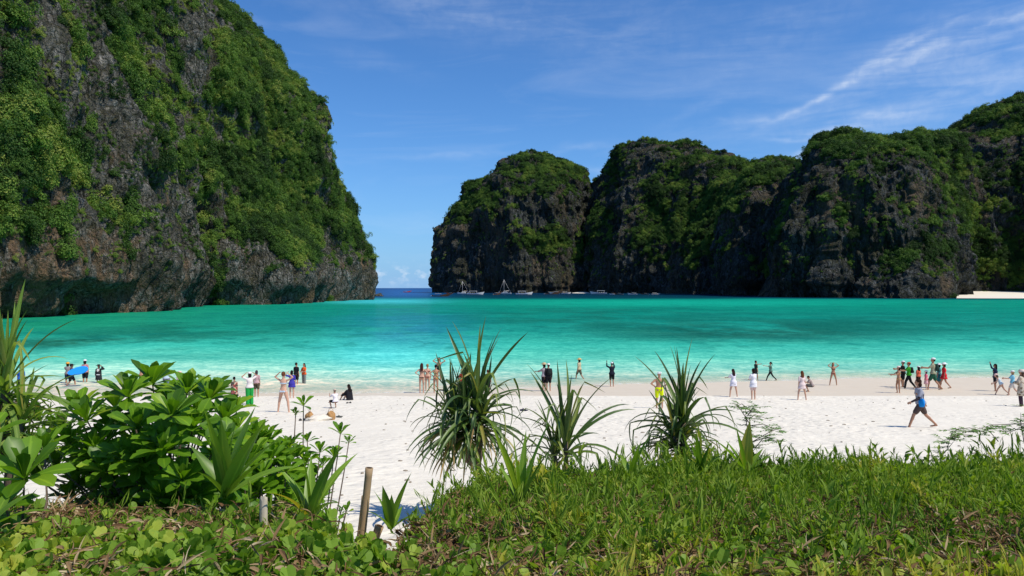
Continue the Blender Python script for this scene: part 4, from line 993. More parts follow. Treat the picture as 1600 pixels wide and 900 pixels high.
# ------------------------------------------------------------------ people
def skinmat(name, c): return mat_plain(name, c, .6, .3, .15, 12)
SKIN = {'fair': skinmat('skin_fair', (.56, .33, .23)), 'tan': skinmat('skin_tan', (.42, .22, .135)), 'dark': skinmat('skin_dark', (.20, .105, .065))}
_cm = {}
def cloth(c, name='cloth'):
    k = tuple(c)
    if k not in _cm: _cm[k] = mat_plain(name + '_fabric', c, .9, .08, .22, 14)
    return _cm[k]
def pattern(a, b, c, name):
    m, g, out = material(name); tc = g.new('ShaderNodeTexCoord').outputs['Object']
    v = g.new('ShaderNodeTexVoronoi'); g.put(v.inputs['Vector'], tc); v.inputs['Scale'].default_value = 11
    k = g.new('ShaderNodeSeparateColor'); g.put(k.inputs[0], v.outputs['Color'])
    principled(g, out, g.mix(g.ramp(k.outputs[1], [(.55, 0), (.6, 1)]), g.mix(g.ramp(k.outputs[0], [(.45, 0), (.5, 1)]), a, b), c), .9, None, .1)
    return m
M_FLORAL = pattern((.55, .38, .28), (.30, .06, .06), (.06, .09, .07), 'floral_print')
M_SHAWL = pattern((.38, .30, .22), (.20, .14, .09), (.55, .48, .38), 'shawl_print')
M_PRINT = pattern((.65, .30, .08), (.10, .10, .12), (.70, .55, .20), 'bikini_print')
BLACK, WHITE, NAVY = (.018, .018, .022), (.78, .77, .76), (.02, .03, .07)
STRAW, HAIRB, HAIRBR, HAIRBL = (.55, .42, .24), (.015, .011, .010), (.07, .035, .02), (.30, .19, .09)

def ell(c, r, rot=None, seg=12, rings=8):
    V, Fc = [], []; c = Vector(c)
    for i in range(rings + 1):
        a = math.pi * i / rings
        for k in range(seg):
            b = 2 * math.pi * k / seg; p = Vector((r[0] * math.sin(a) * math.cos(b), r[1] * math.sin(a) * math.sin(b), r[2] * math.cos(a)))
            if rot: p = rot @ p
            V.append(tuple(c + p))
    for i in range(rings):
        for k in range(seg):
            q = (k + 1) % seg; Fc.append((i * seg + k, (i + 1) * seg + k, (i + 1) * seg + q, i * seg + q))
    return V, Fc
def cap(p0, p1, r0, r1, seg=10, flat=1.0):
    """closed tapered limb with round ends"""
    p0, p1 = Vector(p0), Vector(p1); d = (p1 - p0); L = d.length; d = d.normalized() if L > 1e-6 else Vector((0, 0, 1))
    pts = [p0 - d * r0 * .95, p0 - d * r0 * .6, p0, p0.lerp(p1, .35), p0.lerp(p1, .7), p1, p1 + d * r1 * .6, p1 + d * r1 * .95]
    rr_ = [r0 * .3, r0 * .8, r0, r0 * .62 + r1 * .38 + .06 * abs(r0 - r1), r0 * .3 + r1 * .7, r1, r1 * .8, r1 * .3]
    v, f = tube_data(pts, rr_, seg); return v, f
TORSO = [(-.11, .085, .075, .01), (-.06, .150, .105, .01), (0, .165, .115, .012), (.07, .148, .098, .008), (.15, .128, .086, 0), (.23, .135, .092, 0), (.31, .150, .104, .0), (.37, .158, .100, -.005), (.42, .150, .085, -.01), (.46, .10, .065, -.015), (.495, .055, .055, -.012), (.56, .048, .050, 0)]
def loft(rings, O, M3, seg=16, closed=True, grow=0.0):
    V, Fc = [], []
    for (z, rx, ry, oy) in rings:
        for k in range(seg):
            a = 2 * math.pi * k / seg; p = Vector(((rx + grow) * math.cos(a), (ry + grow) * math.sin(a) - oy, z)); V.append(tuple(O + M3 @ p))
    for i in range(len(rings) - 1):
        for k in range(seg):
            q = (k + 1) % seg; Fc.append((i * seg + k, i * seg + q, (i + 1) * seg + q, (i + 1) * seg + k))
    if closed: Fc.append(tuple(range(seg))[::-1]); Fc.append(tuple(range((len(rings) - 1) * seg, len(rings) * seg)))
    return V, Fc

LEGS = dict(stand=(((-.04, .0, -1), (0, -.03, -1)), ((.04, .02, -1), (0, -.05, -1))),
            apart=(((-.28, .05, -1), (-.12, -.02, -1)), ((.28, 0, -1), (.14, -.05, -1))),
            walk=(((0, .42, -.9), (0, .12, -1)), ((0, -.30, -.95), (0, -.62, -.8))),
            stride=(((-.03, .55, -.85), (0, .35, -1)), ((.03, -.45, -.9), (0, -.75, -.75))),
            squat=(((-.22, .95, -.02), (.05, -.42, -.9)), ((.22, .93, .02), (-.05, -.42, -.9))),
            sit=(((-.15, .8, .62), (0, .55, -.85)), ((.15, .8, .6), (0, .6, -.8))),
            weight=(((-.05, .02, -1), (-.02, -.04, -1)), ((.12, .16, -1), (0, -.12, -1))))
ARMS = dict(down=(((-.16, 0, -1), (-.02, .15, -1)), ((.16, 0, -1), (.02, .15, -1))),
            hips=(((-.75, -.28, -.65), (.62, .42, -.5)), ((.75, -.28, -.65), (-.62, .42, -.5))),
            head=(((-.85, .1, .5), (.72, -.1, .62)), ((.85, .1, .5), (-.72, -.1, .62))),
            photo=(((-.30, .75, -.35), (.28, .6, .75)), ((.30, .75, -.35), (-.28, .6, .75))),
            high=(((-.30, .75, .25), (.15, .4, .95)), ((.30, .75, .25), (-.15, .4, .95))),
            hat=(((-.9, .2, .15), (.65, .15, .85)), ((.16, 0, -1), (.02, .15, -1))),
            one=(((-.3, .55, .35), (.05, .25, 1)), ((.16, -.05, -1), (.02, .2, -1))),
            fore=(((-.15, .75, -.55), (0, 1, -.05)), ((.2, .65, -.6), (-.1, 1, .05))),
            swing=(((-.2, .38, -.9), (0, .85, -.35)), ((.22, -.42, -.9), (.1, -.3, -.95))),
            side=(((-.1, .95, .05), (0, 1, .12)), ((.16, 0, -1), (.02, .25, -1))),
            cross=(((-.2, .35, -.9), (.75, .65, .05)), ((.2, .35, -.9), (-.75, .65, -.05))),
            knees=(((-.15, .7, -.65), (.1, .95, -.2)), ((.15, .7, -.65), (-.1, .95, -.2))))
PEOPLE = []
def person(label, px, py, top, face=0, sex='f', legs='stand', arms='down', lean=0, skin='tan', hair=('long', HAIRB), hat=None, wear=(), group=None, water=False, turn=0, thin=1.0, hmax=1.86, bag=None, hand=None):
    """px, py: pixel of the feet; top: pixel row of the top of the head. face: degrees, 0 looks out to sea, 90 looks left"""
    X, Yd, z = ground_hit(px, py, water)
    if water: z = float(sand_z(X, Yd))
    ztop = CAM - (top - 450) / F * Yd
    LG, AR = LEGS[legs], ARMS[arms]; male = sex == 'm'
    v3 = lambda t: Vector(t).normalized()
    TH, SH = .43, .42
    lowest = min((v3(a) * TH + v3(b) * SH).z for a, b in LG)
    hip = -lowest + .075
    if legs == 'sit': hip = .12
    O = Vector((0, 0, hip + .02)); M3 = Matrix.Rotation(-R(lean), 3, 'X')
    wsc = (1.06 if male else .96) * thin
    tor = [(z_, rx * wsc * (1.10 if male and z_ > .25 else 1) * (.90 if not male and .1 < z_ < .3 else 1), ry * thin, oy) for z_, rx, ry, oy in TORSO]
    P = [loft(tor, O, M3)]
    sh = []
    for s_, A in ((-1, AR[0]), (1, AR[1])):
        S0 = O + M3 @ Vector((s_ * (.178 if male else .155) * thin, -.005, .405))
        U = (M3 @ v3(A[0])) if lean < 30 else v3(A[0]); Fo = (M3 @ v3(A[1])) if lean < 30 else v3(A[1])
        E = S0 + U * .275; W = E + Fo * .245
        ar = (.050 if male else .041) * thin
        P += [cap(S0, E, ar, ar * .8), cap(E, W, ar * .8, ar * .55)]
        hd = Fo; lat = hd.cross(Vector((s_, .2, .3))).normalized(); pal = W + hd * .045
        rotp = Matrix((lat, hd, lat.cross(hd))).transposed()
        P.append(ell(pal, (.038, .048, .018), rotp, 8, 6))
        for q in range(4):
            o_ = lat * (-.028 + .019 * q); a = pal + o_ + hd * .03; b = a + hd * (.032, .04, .043, .035)[q] + rotp @ Vector((0, 0, -.012)); c_ = b + hd * .018 + rotp @ Vector((0, 0, -.026))
            P += [cap(a, b, .009, .008, 6), cap(b, c_, .008, .007, 6)]
        P.append(cap(pal - lat * .03 - hd * .01, pal - lat * .062 + hd * .032, .011, .008, 6))
        sh.append((S0, E, W, Fo))
    ft = []
    for s_, Lg in ((-1, LG[0]), (1, LG[1])):
        H0 = O + M3 @ Vector((s_ * .085 * wsc, 0, -.05)) if legs not in ('squat', 'sit') else O + Vector((s_ * .085, .02, -.02))
        K = H0 + v3(Lg[0]) * TH; A_ = K + v3(Lg[1]) * SH
        P += [cap(H0, K, .083 * thin * (1 if male else 1.05), .052 * thin), cap(K, A_, .054 * thin, .034)]
        calf = K.lerp(A_, .28) + Vector((0, -.012, 0)); P.append(ell(calf, (.046 * thin, .048 * thin, .10), v3(Lg[1]).to_track_quat('-Z', 'Y').to_matrix() if legs not in ('squat', 'sit') else None, 8, 6))
        toe = 1 if A_.z < .13 else 0
        fdir = Vector((s_ * .18, 1, -.22 if toe else -.75)).normalized()
        P += [cap(A_ + Vector((0, -.025, -.03)), A_ + fdir * .15 + Vector((0, 0, -.035 if toe else -.02)), .034, .024, 8)]
        P.append(ell(A_ + fdir * .12 + Vector((0, 0, -.045 if toe else -.02)), (.042, .055, .018), None, 8, 6))
        ft.append((H0, K, A_))
    nk = O + M3 @ Vector((0, .0, .50)); ht = M3 @ Vector((0, .02, 1)) if lean < 40 else Vector((0, .5, .8)); HC = nk + ht.normalized() * .155
    hr = Matrix.Rotation(R(turn), 3, 'Z') @ Matrix.Rotation(-R(min(lean, 30)), 3, 'X')
    P += [ell(HC, (.075, .095, .112), hr, 14, 10), ell(HC + hr @ Vector((0, .030, -.055)), (.056, .062, .062), hr, 10, 8), cap(HC + hr @ Vector((0, .09, .005)), HC + hr @ Vector((0, .108, -.025)), .010, .013, 6),
          ell(HC + hr @ Vector((.076, -.005, -.005)), (.010, .020, .030), hr, 8, 6), ell(HC + hr @ Vector((-.076, -.005, -.005)), (.010, .020, .030), hr, 8, 6), ell(HC + hr @ Vector((0, .088, -.062)), (.022, .010, .008), hr, 8, 5)]
    if not male: P += [ell(O + M3 @ Vector((s_ * .065 * thin, .085, .295)), (.055, .05, .055), M3, 10, 8) for s_ in (-1, 1)]
    P += [ell(O + M3 @ Vector((s_ * .072 * thin, -.065, -.035)), (.078, .07, .085), M3, 10, 8) for s_ in (-1, 1)]
    v, f = merge(P)
    topz = (HC + Vector((0, 0, .112))).z + (.03 if hat else .01)
    sc = min((ztop - z) / topz, hmax / 1.70)
    me = np_mesh('person', v, f, [SKIN[skin]])
    o = link('person', me); o.location = (X, Yd, z - .012); o.rotation_euler = (0, 0, R(face)); o.scale = (sc,) * 3
    big = (py - top) > 52
    rm = o.modifiers.new('join', 'REMESH'); rm.mode = 'VOXEL'; rm.voxel_size = .0085 if big else .014; rm.use_smooth_shade = True
    sm = o.modifiers.new('soft', 'SMOOTH'); sm.iterations = 3 if big else 2; sm.factor = .5
    tag(o, label, 'person', group); PEOPLE.append(o)
    def add(name, data, mt): return link(name, np_mesh(name, data[0], data[1], [mt]), o)
    # eyes
    add('eyes', merge([ell(HC + hr @ Vector((s_ * .030, .083, .004)), (.012, .008, .007), hr, 8, 5) for s_ in (-1, 1)]), cloth((.03, .02, .02), 'eye'))
    # hair
    kind_, hc = hair; HP = []
    if kind_ != 'none':
        HP.append(ell(HC + hr @ Vector((0, -.018, .022)), (.084, .098, .106), hr, 14, 10))
        if kind_ == 'long':
            HP.append(loft([(-.36, .055, .02, .0), (-.30, .085, .035, .0), (-.15, .098, .048, -.005), (0, .092, .065, -.025), (.06, .06, .05, -.035)], HC + hr @ Vector((0, -.075, 0)), M3 @ hr))
        elif kind_ == 'bob': HP.append(loft([(-.15, .075, .05, 0), (-.08, .092, .07, 0), (.02, .088, .07, -.02)], HC + hr @ Vector((0, -.04, 0)), hr))
        elif kind_ == 'bun': HP.append(ell(HC + hr @ Vector((0, -.10, .05)), (.045, .045, .045), hr, 10, 8))
        elif kind_ == 'pony': HP += [ell(HC + hr @ Vector((0, -.10, .03)), (.03, .035, .03), hr, 8, 6), cap(HC + hr @ Vector((0, -.12, .02)), HC + hr @ Vector((0, -.13, -.22)), .030, .014, 8)]
        add('hair', merge(HP), cloth(hc, 'hair'))
    if hat:
        ty, hcol = hat; C0 = HC + hr @ Vector((0, -.012, .045))
        if ty == 'brim': prof = [(.0, .215, .225, 0), (.012, .20, .21, 0), (.02, .100, .118, 0), (.07, .096, .112, 0), (.095, .07, .085, 0), (.10, .01, .01, 0)]
        elif ty == 'bucket': prof = [(-.035, .145, .16, 0), (.02, .104, .122, 0), (.075, .090, .104, 0), (.085, .01, .01, 0)]
        else: prof = [(-.005, .094, .112, 0), (.035, .092, .108, 0), (.07, .070, .084, 0), (.088, .01, .01, 0)]
        L = [loft(prof, C0, hr, 18)]
        if ty == 'cap': L.append(loft([(-.006, .062, .075, 0), (.004, .062, .075, 0)], C0 + hr @ Vector((0, .13, 0)), hr, 12))
        if ty == 'wrap': L += [ell(C0 + hr @ Vector((.05, -.06, .05)), (.05, .05, .045), hr)]
        add('hat', merge(L), cloth(hcol, 'hat'))
    # clothing shells that follow the body
    def tr(z0, z1, g_, flare=0.0):
        zs = sorted(set([z0] + [q[0] for q in tor if z0 < q[0] < z1] + [z1])); T_ = []
        for z_ in zs:
            w_ = [float(np.interp(z_, [q[0] for q in tor], [q[i] for q in tor])) for i in (1, 2, 3)]
            fl = flare * max(0, .12 - z_) ; T_.append((z_, w_[0] + g_ + fl, w_[1] + g_ + fl * .8 + (.018 if not male and .22 < z_ < .36 else 0), w_[2]))
        return loft(T_, O, M3, 18)
    for it in wear:
        nm, col = it[0], it[1]; mt = col if isinstance(col, bpy.types.Material) else cloth(col); L = []
        if nm in ('shirt', 'long_shirt', 'vest', 'tunic', 'dress', 'robe'):
            z0 = {'shirt': -.05, 'long_shirt': -.10, 'vest': -.04, 'tunic': -.16, 'dress': -.12, 'robe': -.12}[nm]
            L.append(tr(z0, .475 if nm not in ('vest',) else .43, .018 if nm != 'robe' else .03, .25))
            if nm in ('tunic', 'dress', 'robe'):
                dz = {'tunic': .22, 'dress': .42, 'robe': .72}[nm]; k1, k2 = ft[0][1], ft[1][1]
                if legs in ('squat', 'sit'): L += [cap(a, b, .10, .075) for a, b, _ in ft]
                else:
                    mx = (k1 + k2) / 2 - O; spreadx = abs(k1.x - k2.x) / 2; spready = abs(k1.y - k2.y) / 2; fr = min(dz / .45, 1.0)
                    rg = []
                    for q in range(5):
                        u_ = q / 4; rg.append((-.06 - dz * u_ + .02, (.175 * wsc + .02 + (.05 + spreadx * .45) * u_ * fr), .125 + .02 + (.045 + spready * .75) * u_ * fr, -mx.y * u_ * fr * .9))
                    L.append(loft(rg[::-1], O, Matrix.Identity(3), 20))
            ls = .95 if nm in ('long_shirt', 'robe') else (.55 if nm != 'vest' else 0)
            for (S0, E, W, Fo) in sh:
                if ls: L.append(cap(S0, S0.lerp(E, 1.0 if ls > .9 else ls * 1.35), .062 * thin, .052 * thin))
                if ls > .9: L.append(cap(E, E.lerp(W, .92), .050 * thin, .038))
        elif nm in ('shorts', 'trunks', 'pants', 'wide_pants', 'leggings', 'capri'):
            L.append(tr(-.105, .06, .016))
            k = {'shorts': .75, 'trunks': .55, 'pants': 1, 'wide_pants': 1, 'leggings': 1, 'capri': 1}[nm]; g_ = {'wide_pants': .045, 'leggings': .006, 'pants': .02}.get(nm, .024)
            for (H0, K, A_) in ft:
                L.append(cap(H0, H0.lerp(K, k), .088 * thin + g_, (.088 - .034 * k) * thin + g_))
                if k == 1: L.append(cap(K, K.lerp(A_, .45 if nm == 'capri' else .93), .054 * thin + g_, (.040 if nm != 'wide_pants' else .058) + g_ * .8))
        elif nm == 'bikini':
            L.append(tr(.27, .315, .010)); L.append(tr(-.075, -.01, .010, 0)); L += [ell(O + M3 @ Vector((s_ * .072 * thin, -.068, -.035)), (.070, .074, .062), M3, 10, 8) for s_ in (-1, 1)] if len(it) > 2 else []
            L += [ell(O + M3 @ Vector((s_ * .065 * thin, .090, .295)), (.055, .052, .048), M3, 10, 8) for s_ in (-1, 1)]
        elif nm == 'swimsuit':
            L.append(tr(-.09, .34, .010)); L += [ell(O + M3 @ Vector((s_ * .072 * thin, -.068, -.035)), (.072, .074, .078), M3, 10, 8) for s_ in (-1, 1)]
            L += [cap(O + M3 @ Vector((s_ * .09, .05, .34)), O + M3 @ Vector((s_ * .10, -.04, .44)), .014, .014, 6) for s_ in (-1, 1)]
        elif nm == 'cape':
            L.append(loft([(-.42, .26, .20, .03), (-.25, .24, .18, .02), (0, .22, .15, .015), (.25, .215, .135, .01), (.40, .20, .115, .0), (.46, .12, .08, 0)], O, M3, 20))
            for (S0, E, W, Fo) in sh: L.append(cap(S0, E, .075, .085)); L.append(cap(E, E.lerp(W, .7), .075, .075))
        elif nm == 'skirt':
            L.append(loft([(-.42, .22, .18, 0), (-.25, .20, .16, 0), (-.05, .178 * wsc, .13, .01), (.06, .16 * wsc, .112, .01)], O, Matrix.Identity(3), 20))
        elif nm == 'sleeves':
            for (S0, E, W, Fo) in sh: L += [cap(S0, E, .052, .046), cap(E, E.lerp(W, .95), .045, .032)]
        nice = {'wide_pants': 'trousers', 'pants': 'trousers', 'capri': 'trousers', 'vest': 'top', 'long_shirt': 'shirt', 'robe': 'robe'}.get(nm, nm)
        add(nice, merge(L), mt)
    Mw = Matrix.Translation((X, Yd, z - .012)) @ Matrix.Rotation(R(face), 4, 'Z') @ Matrix.Scale(sc, 4)
    if hand:
        W, Fo = sh[0][2], sh[0][3]; q = Mw @ (W + Fo * .10); L = merge([loft([(-.005, .04, .075, 0), (.005, .04, .075, 0)], Vector((0, 0, 0)), Matrix.Rotation(R(90), 3, 'X'), 4)])
        ph = link('phone', np_mesh('phone', L[0], L[1], [cloth((.03, .03, .035))], smooth=False), loc=q); ph.rotation_euler = (0, 0, R(face)); tag(ph, hand, 'phone')
    if bag:
        bl, bc, kindb = bag[:3]
        if kindb == 'pack':
            bt = empty('backpack', Mw @ (O + M3 @ Vector((0, -.17, .12))), R(face)); tag(bt, bl, 'backpack'); bt.scale = (sc,) * 3
            L = loft([(-.02, .12, .07, 0), (.03, .15, .09, 0), (.20, .155, .09, 0), (.30, .13, .075, 0), (.34, .06, .04, 0)], Vector((0, 0, 0)), Matrix.Identity(3), 14); link('pack', np_mesh('pack', L[0], L[1], [cloth(bc)]), bt)
            L = loft([(.0, .10, .03, 0), (.12, .10, .035, 0), (.15, .05, .02, 0)], Vector((0, -.085, 0)), Matrix.Identity(3), 12); link('pocket', np_mesh('pocket', L[0], L[1], [cloth(bc)]), bt)
            L = merge([tube_data([(s_ * .09, .07, .02), (s_ * .13, .20, .10), (s_ * .13, .22, .25), (s_ * .11, .14, .345), (s_ * .09, .03, .31)], .014, 6) for s_ in (-1, 1)]); link('strap', np_mesh('strap', L[0], L[1], [cloth(bc)]), bt)
        else:
            bt = empty('shoulder_bag', Mw @ (O + M3 @ Vector((.02, -.20, -.10)) if len(bag) < 4 else O + Vector(bag[3])), R(face)); tag(bt, bl, 'bag'); bt.scale = (sc,) * 3
            L = loft([(-.13, .11, .05, 0), (-.09, .17, .075, 0), (.05, .185, .08, 0), (.12, .16, .06, 0), (.135, .15, .03, 0)], Vector((0, 0, 0)), Matrix.Rotation(R(12), 3, 'Y'), 14); link('pouch', np_mesh('pouch', L[0], L[1], [cloth(bc)]), bt)
            dz = sh[0][0] - (O if len(bag) < 4 else O)
            o3 = -(M3 @ Vector((.02, -.20, -.10))) if len(bag) < 4 else -Vector(bag[3])
            S = o3 + (sh[1][0] - O) + Vector((-.05, 0, .055))
            L = tube_data([(-.14, 0, .10), tuple(S + Vector((-.16, -.125, -.16))), tuple(S + Vector((-.03, -.09, -.01))), tuple(S + Vector((-.03, .02, .03))), tuple(S + Vector((-.05, .11, -.12))), (.14, .12, .10)], .012, 6)
            link('strap', np_mesh('strap', L[0], L[1], [cloth(NAVY)]), bt)
    return o
P_ = person
# far left, by the water
P_('person in an orange hat and grey shirt wading behind the blue swim board', 106, 604, 565, 20, 'f', hair=('bob', HAIRB), hat=('bucket', (.75, .36, .05)), wear=[('shirt', (.25, .23, .24)), ('shorts', NAVY)], arms='fore', water=False)
P_('person in a black hat and dark blue top carrying the blue swim board', 112, 606, 568, -60, 'm', legs='walk', hair=('short', HAIRB), hat=('brim', BLACK), wear=[('long_shirt', (.03, .04, .10)), ('shorts', BLACK)], arms='fore')
P_('person in a white cap and pink top wading beyond the blue swim board', 133, 597, 561, 0, 'f', hair=('bob', HAIRB), hat=('cap', WHITE), wear=[('shirt', (.55, .25, .25)), ('shorts', BLACK)], water=True)
P_('person in a loose black cape and hat with one arm raised, standing in the shallows', 154, 598, 569, 180, 'f', arms='hat', hair=('bob', HAIRB), hat=('brim', BLACK), wear=[('vest', WHITE), ('shorts', BLACK), ('cape', (.03, .03, .035))], water=True)
P_('person with brown hair showing only above the big bush', 221, 605, 568, 0, 'f', hair=('bun', HAIRBR), wear=[('bikini', (.6, .25, .1))], arms='head')
P_('person in a pale blue and white top behind the top right of the big bush', 260, 612, 572, 30, 'f', hair=('bun', HAIRB), wear=[('shirt', (.45, .55, .66)), ('shorts', (.15, .2, .3))])
P_('person in a pink hat almost completely hidden by the big bush', 281, 620, 579, 0, 'f', hair=('bob', HAIRB), hat=('bucket', (.75, .5, .45)), wear=[('shirt', (.7, .6, .55)), ('shorts', BLACK)])
P_('person in a bright blue shirt behind the pale screw pine', 33, 614, 572, 0, 'm', hair=('short', HAIRB), wear=[('shirt', (.02, .12, .5)), ('shorts', BLACK)])
P_('woman in a red and cream floral dress beside the woman in green trousers', 366, 630, 588, 0, 'f', hair=('bun', HAIRB), wear=[('dress', M_FLORAL)])
P_('woman in a white cap, white top and bright green wide trousers', 390, 632, 580, 40, 'f', arms='head', hair=('bob', HAIRB), hat=('cap', WHITE), wear=[('shirt', (.72, .66, .64)), ('wide_pants', (.02, .32, .06))])
P_('person in a pinkish shirt and dark shorts standing behind the green trousers woman', 401, 620, 578, 0, 'f', hair=('bob', (.05, .04, .05)), wear=[('shirt', (.50, .33, .34)), ('shorts', (.10, .08, .05))])
P_('tall woman in a pale blue bikini seen from behind with both hands on her head', 443, 644, 580, -10, 'f', legs='apart', arms='head', hair=('bun', (.13, .05, .025)), skin='fair', wear=[('bikini', (.55, .68, .80), 1)])
P_('person in a purple blue dress standing beyond the woman in the pale blue bikini', 456, 622, 578, 0, 'f', arms='hat', hair=('bob', HAIRB), wear=[('tunic', (.06, .05, .35))], skin='fair')
P_('man in black shirt and shorts in the shallows beside the orange top woman', 463, 600, 566, -30, 'm', hair=('short', HAIRB), wear=[('shirt', BLACK), ('shorts', BLACK)], water=True)
P_('woman in an orange top and grey trousers in the shallows beside the man in black', 475, 599, 567, 150, 'f', hair=('long', HAIRB), wear=[('shirt', (.75, .12, .03)), ('pants', (.22, .23, .22))], arms='cross', water=True)
P_('person in a white shirt crouching on the sand near the black haired sitting woman', 524, 638, 607, 40, 'f', legs='squat', arms='photo', lean=8, hair=('short', (.2, .16, .12)), hat=('cap', (.55, .45, .38)), wear=[('shirt', (.76, .72, .76)), ('shorts', BLACK)])
P_('woman with waist length black hair sitting on the edge of the dry sand', 546, 625, 600, 55, 'f', legs='sit', arms='knees', lean=6, hair=('long', HAIRB), wear=[('swimsuit', (.55, .09, .05)), ('cape', BLACK)])
# behind and around the largest screw pine
P_('woman in brown bikini with long dark hair and hands on hips, leftmost of three', 659, 614, 567, 0, 'f', arms='hips', hair=('long', (.05, .02, .015)), skin='fair', wear=[('bikini', (.10, .07, .06), 1)])
P_('woman in a dark red bikini close to the right side of the long haired one', 668, 611, 568, 0, 'f', hair=('bun', HAIRBL), skin='fair', wear=[('bikini', (.22, .05, .05), 1)])
P_('person with short dark hair in yellow bikini bottoms, hands in front', 681, 614, 569, 0, 'f', arms='hips', hair=('bun', HAIRB), skin='tan', wear=[('bikini', M_PRINT, 1)])
P_('woman in a black swimsuit holding her head, standing farther out in the water', 686, 594, 558, 180, 'f', arms='head', hair=('long', HAIRB), wear=[('swimsuit', BLACK)], water=True)
P_('person in a red shirt hidden behind the leaves of the largest screw pine', 722, 614, 576, 0, 'f', hair=('bob', HAIRBR), hat=('bucket', (.5, .08, .04)), wear=[('shirt', (.5, .06, .04)), ('shorts', BLACK)])
P_('person in black behind the right half of the largest screw pine', 762, 616, 577, 0, 'm', hair=('short', HAIRBR), wear=[('shirt', BLACK), ('shorts', BLACK)])
P_('person in a straw hat and grey shirt close beside the man with black backpack', 850, 611, 566, 50, 'f', arms='fore', hair=('bob', HAIRB), hat=('brim', STRAW), wear=[('shirt', (.35, .30, .33)), ('shorts', BLACK)])
P_('man in a white cap and dark clothes with a black backpack', 857, 611, 567, 20, 'm', hair=('short', HAIRB), hat=('cap', WHITE), wear=[('long_shirt', BLACK), ('shorts', BLACK)], bag=('black backpack on the man standing right of the largest screw pine', (.02, .025, .025), 'pack'))
P_('person in a straw hat and khaki clothes wading ahead of the slender screw pine', 905, 592, 559, 60, 'm', legs='walk', hair=('bob', HAIRB), hat=('brim', (.62, .45, .18)), wear=[('shirt', (.50, .43, .28)), ('shorts', (.14, .13, .09))], water=True)
P_('person in a long black shirt and white cap photographing the bay alone', 956, 604, 565, 15, 'm', arms='high', hair=('short', HAIRB), hat=('cap', (.72, .74, .76)), wear=[('long_shirt', (.015, .018, .03)), ('shorts', (.012, .014, .02))], hand='phone held up by the person in the long black shirt')
P_('man in bright yellow swimming trunks and a white head wrap, hands on hips', 1030, 638, 580, -5, 'm', legs='weight', arms='hips', hair=('none', HAIRB), hat=('wrap', WHITE), wear=[('shorts', (.72, .85, .01))])
# right of the broad screw pine
P_('woman in a short white dress with long dark hair, leaning left', 1146, 620, 576, 20, 'f', legs='apart', lean=4, hair=('long', (.03, .015, .015)), wear=[('tunic', (.74, .72, .80))], skin='fair', arms='fore')
P_('woman in a loose white shirt and pink shorts with short dark hair', 1177, 624, 575, 20, 'f', arms='cross', hair=('bob', HAIRB), wear=[('tunic', (.76, .75, .80)), ('shorts', (.70, .50, .45))], skin='fair')
P_('man in dark green in the water reaching out to his dancing partner', 1181, 594, 563, -80, 'm', legs='walk', arms='side', hair=('short', HAIRB), wear=[('shirt', (.03, .05, .045)), ('shorts', (.03, .04, .04))], water=True)
P_('woman in a grey green shirt and black leggings stepping away with one arm held out', 1204, 595, 565, 80, 'f', legs='stride', arms='side', hair=('pony', HAIRB), wear=[('shirt', (.10, .20, .16)), ('leggings', BLACK)])
P_('woman in a pale pink dress with long brown hair beside the crouching person', 1253, 625, 579, 10, 'f', legs='apart', hair=('long', (.12, .045, .02)), wear=[('tunic', (.74, .60, .58))], skin='fair')
P_('person in grey crouching low on the wet sand with a phone', 1269, 612, 587, 75, 'f', legs='squat', arms='photo', lean=24, hair=('short', HAIRB), wear=[('shirt', (.35, .28, .26)), ('shorts', (.09, .085, .08))])
P_('woman in a dark red bikini standing with legs wide apart and hands at her head', 1302, 602, 566, 180, 'f', legs='apart', arms='head', hair=('long', HAIRBL), skin='tan', wear=[('bikini', (.16, .03, .03), 1)])
# the crowd on the right
P_('woman in an orange patterned bikini holding both arms out to the left', 1404, 614, 571, 85, 'f', legs='weight', arms='fore', hair=('bob', HAIRB), hat=('cap', (.75, .62, .55)), wear=[('bikini', M_PRINT, 1)])
P_('person in a black shirt and cap behind the person in the green shirt', 1411, 605, 563, 70, 'm', legs='weight', arms='fore', hair=('short', HAIRB), hat=('cap', WHITE), wear=[('shirt', BLACK), ('shorts', BLACK)])
P_('person in a bright green shirt, red cap and black trousers', 1420, 607, 565, 70, 'm', legs='walk', arms='fore', hair=('short', HAIRB), hat=('cap', (.45, .12, .07)), wear=[('shirt', (.05, .35, .03)), ('pants', (.02, .02, .022))], bag=('black backpack on the person in the green shirt', (.02, .02, .02), 'pack'))
P_('woman in a coral top and black shorts with a white cap', 1435, 606, 571, 20, 'f', hair=('long', HAIRB), hat=('cap', WHITE), wear=[('shirt', (.70, .15, .09)), ('shorts', BLACK)])
P_('small child in a pink outfit and white hat', 1447, 609, 578, 60, 'f', hair=('bob', HAIRB), hat=('bucket', WHITE), wear=[('shirt', (.75, .16, .25)), ('skirt', (.72, .42, .45))], skin='fair')
P_('tall man in a khaki shirt, green shorts and pale cap with a backpack', 1458, 609, 558, 60, 'm', legs='walk', arms='fore', hair=('short', HAIRB), hat=('cap', WHITE), wear=[('shirt', (.40, .40, .26)), ('shorts', (.03, .12, .07))], hmax=1.95, bag=('dark green backpack on the tall man in the khaki shirt', (.025, .05, .04), 'pack'))
P_('woman in a teal dress and white hat between the tall man and the red dress', 1467, 606, 567, 40, 'f', hair=('bob', HAIRB), hat=('brim', WHITE), wear=[('dress', (.04, .18, .22))])
P_('woman in a red dress and white sun hat, rightmost of the crowd', 1475, 607, 566, 70, 'f', legs='walk', hair=('bob', HAIRB), hat=('brim', WHITE), wear=[('tunic', (.65, .03, .04))])
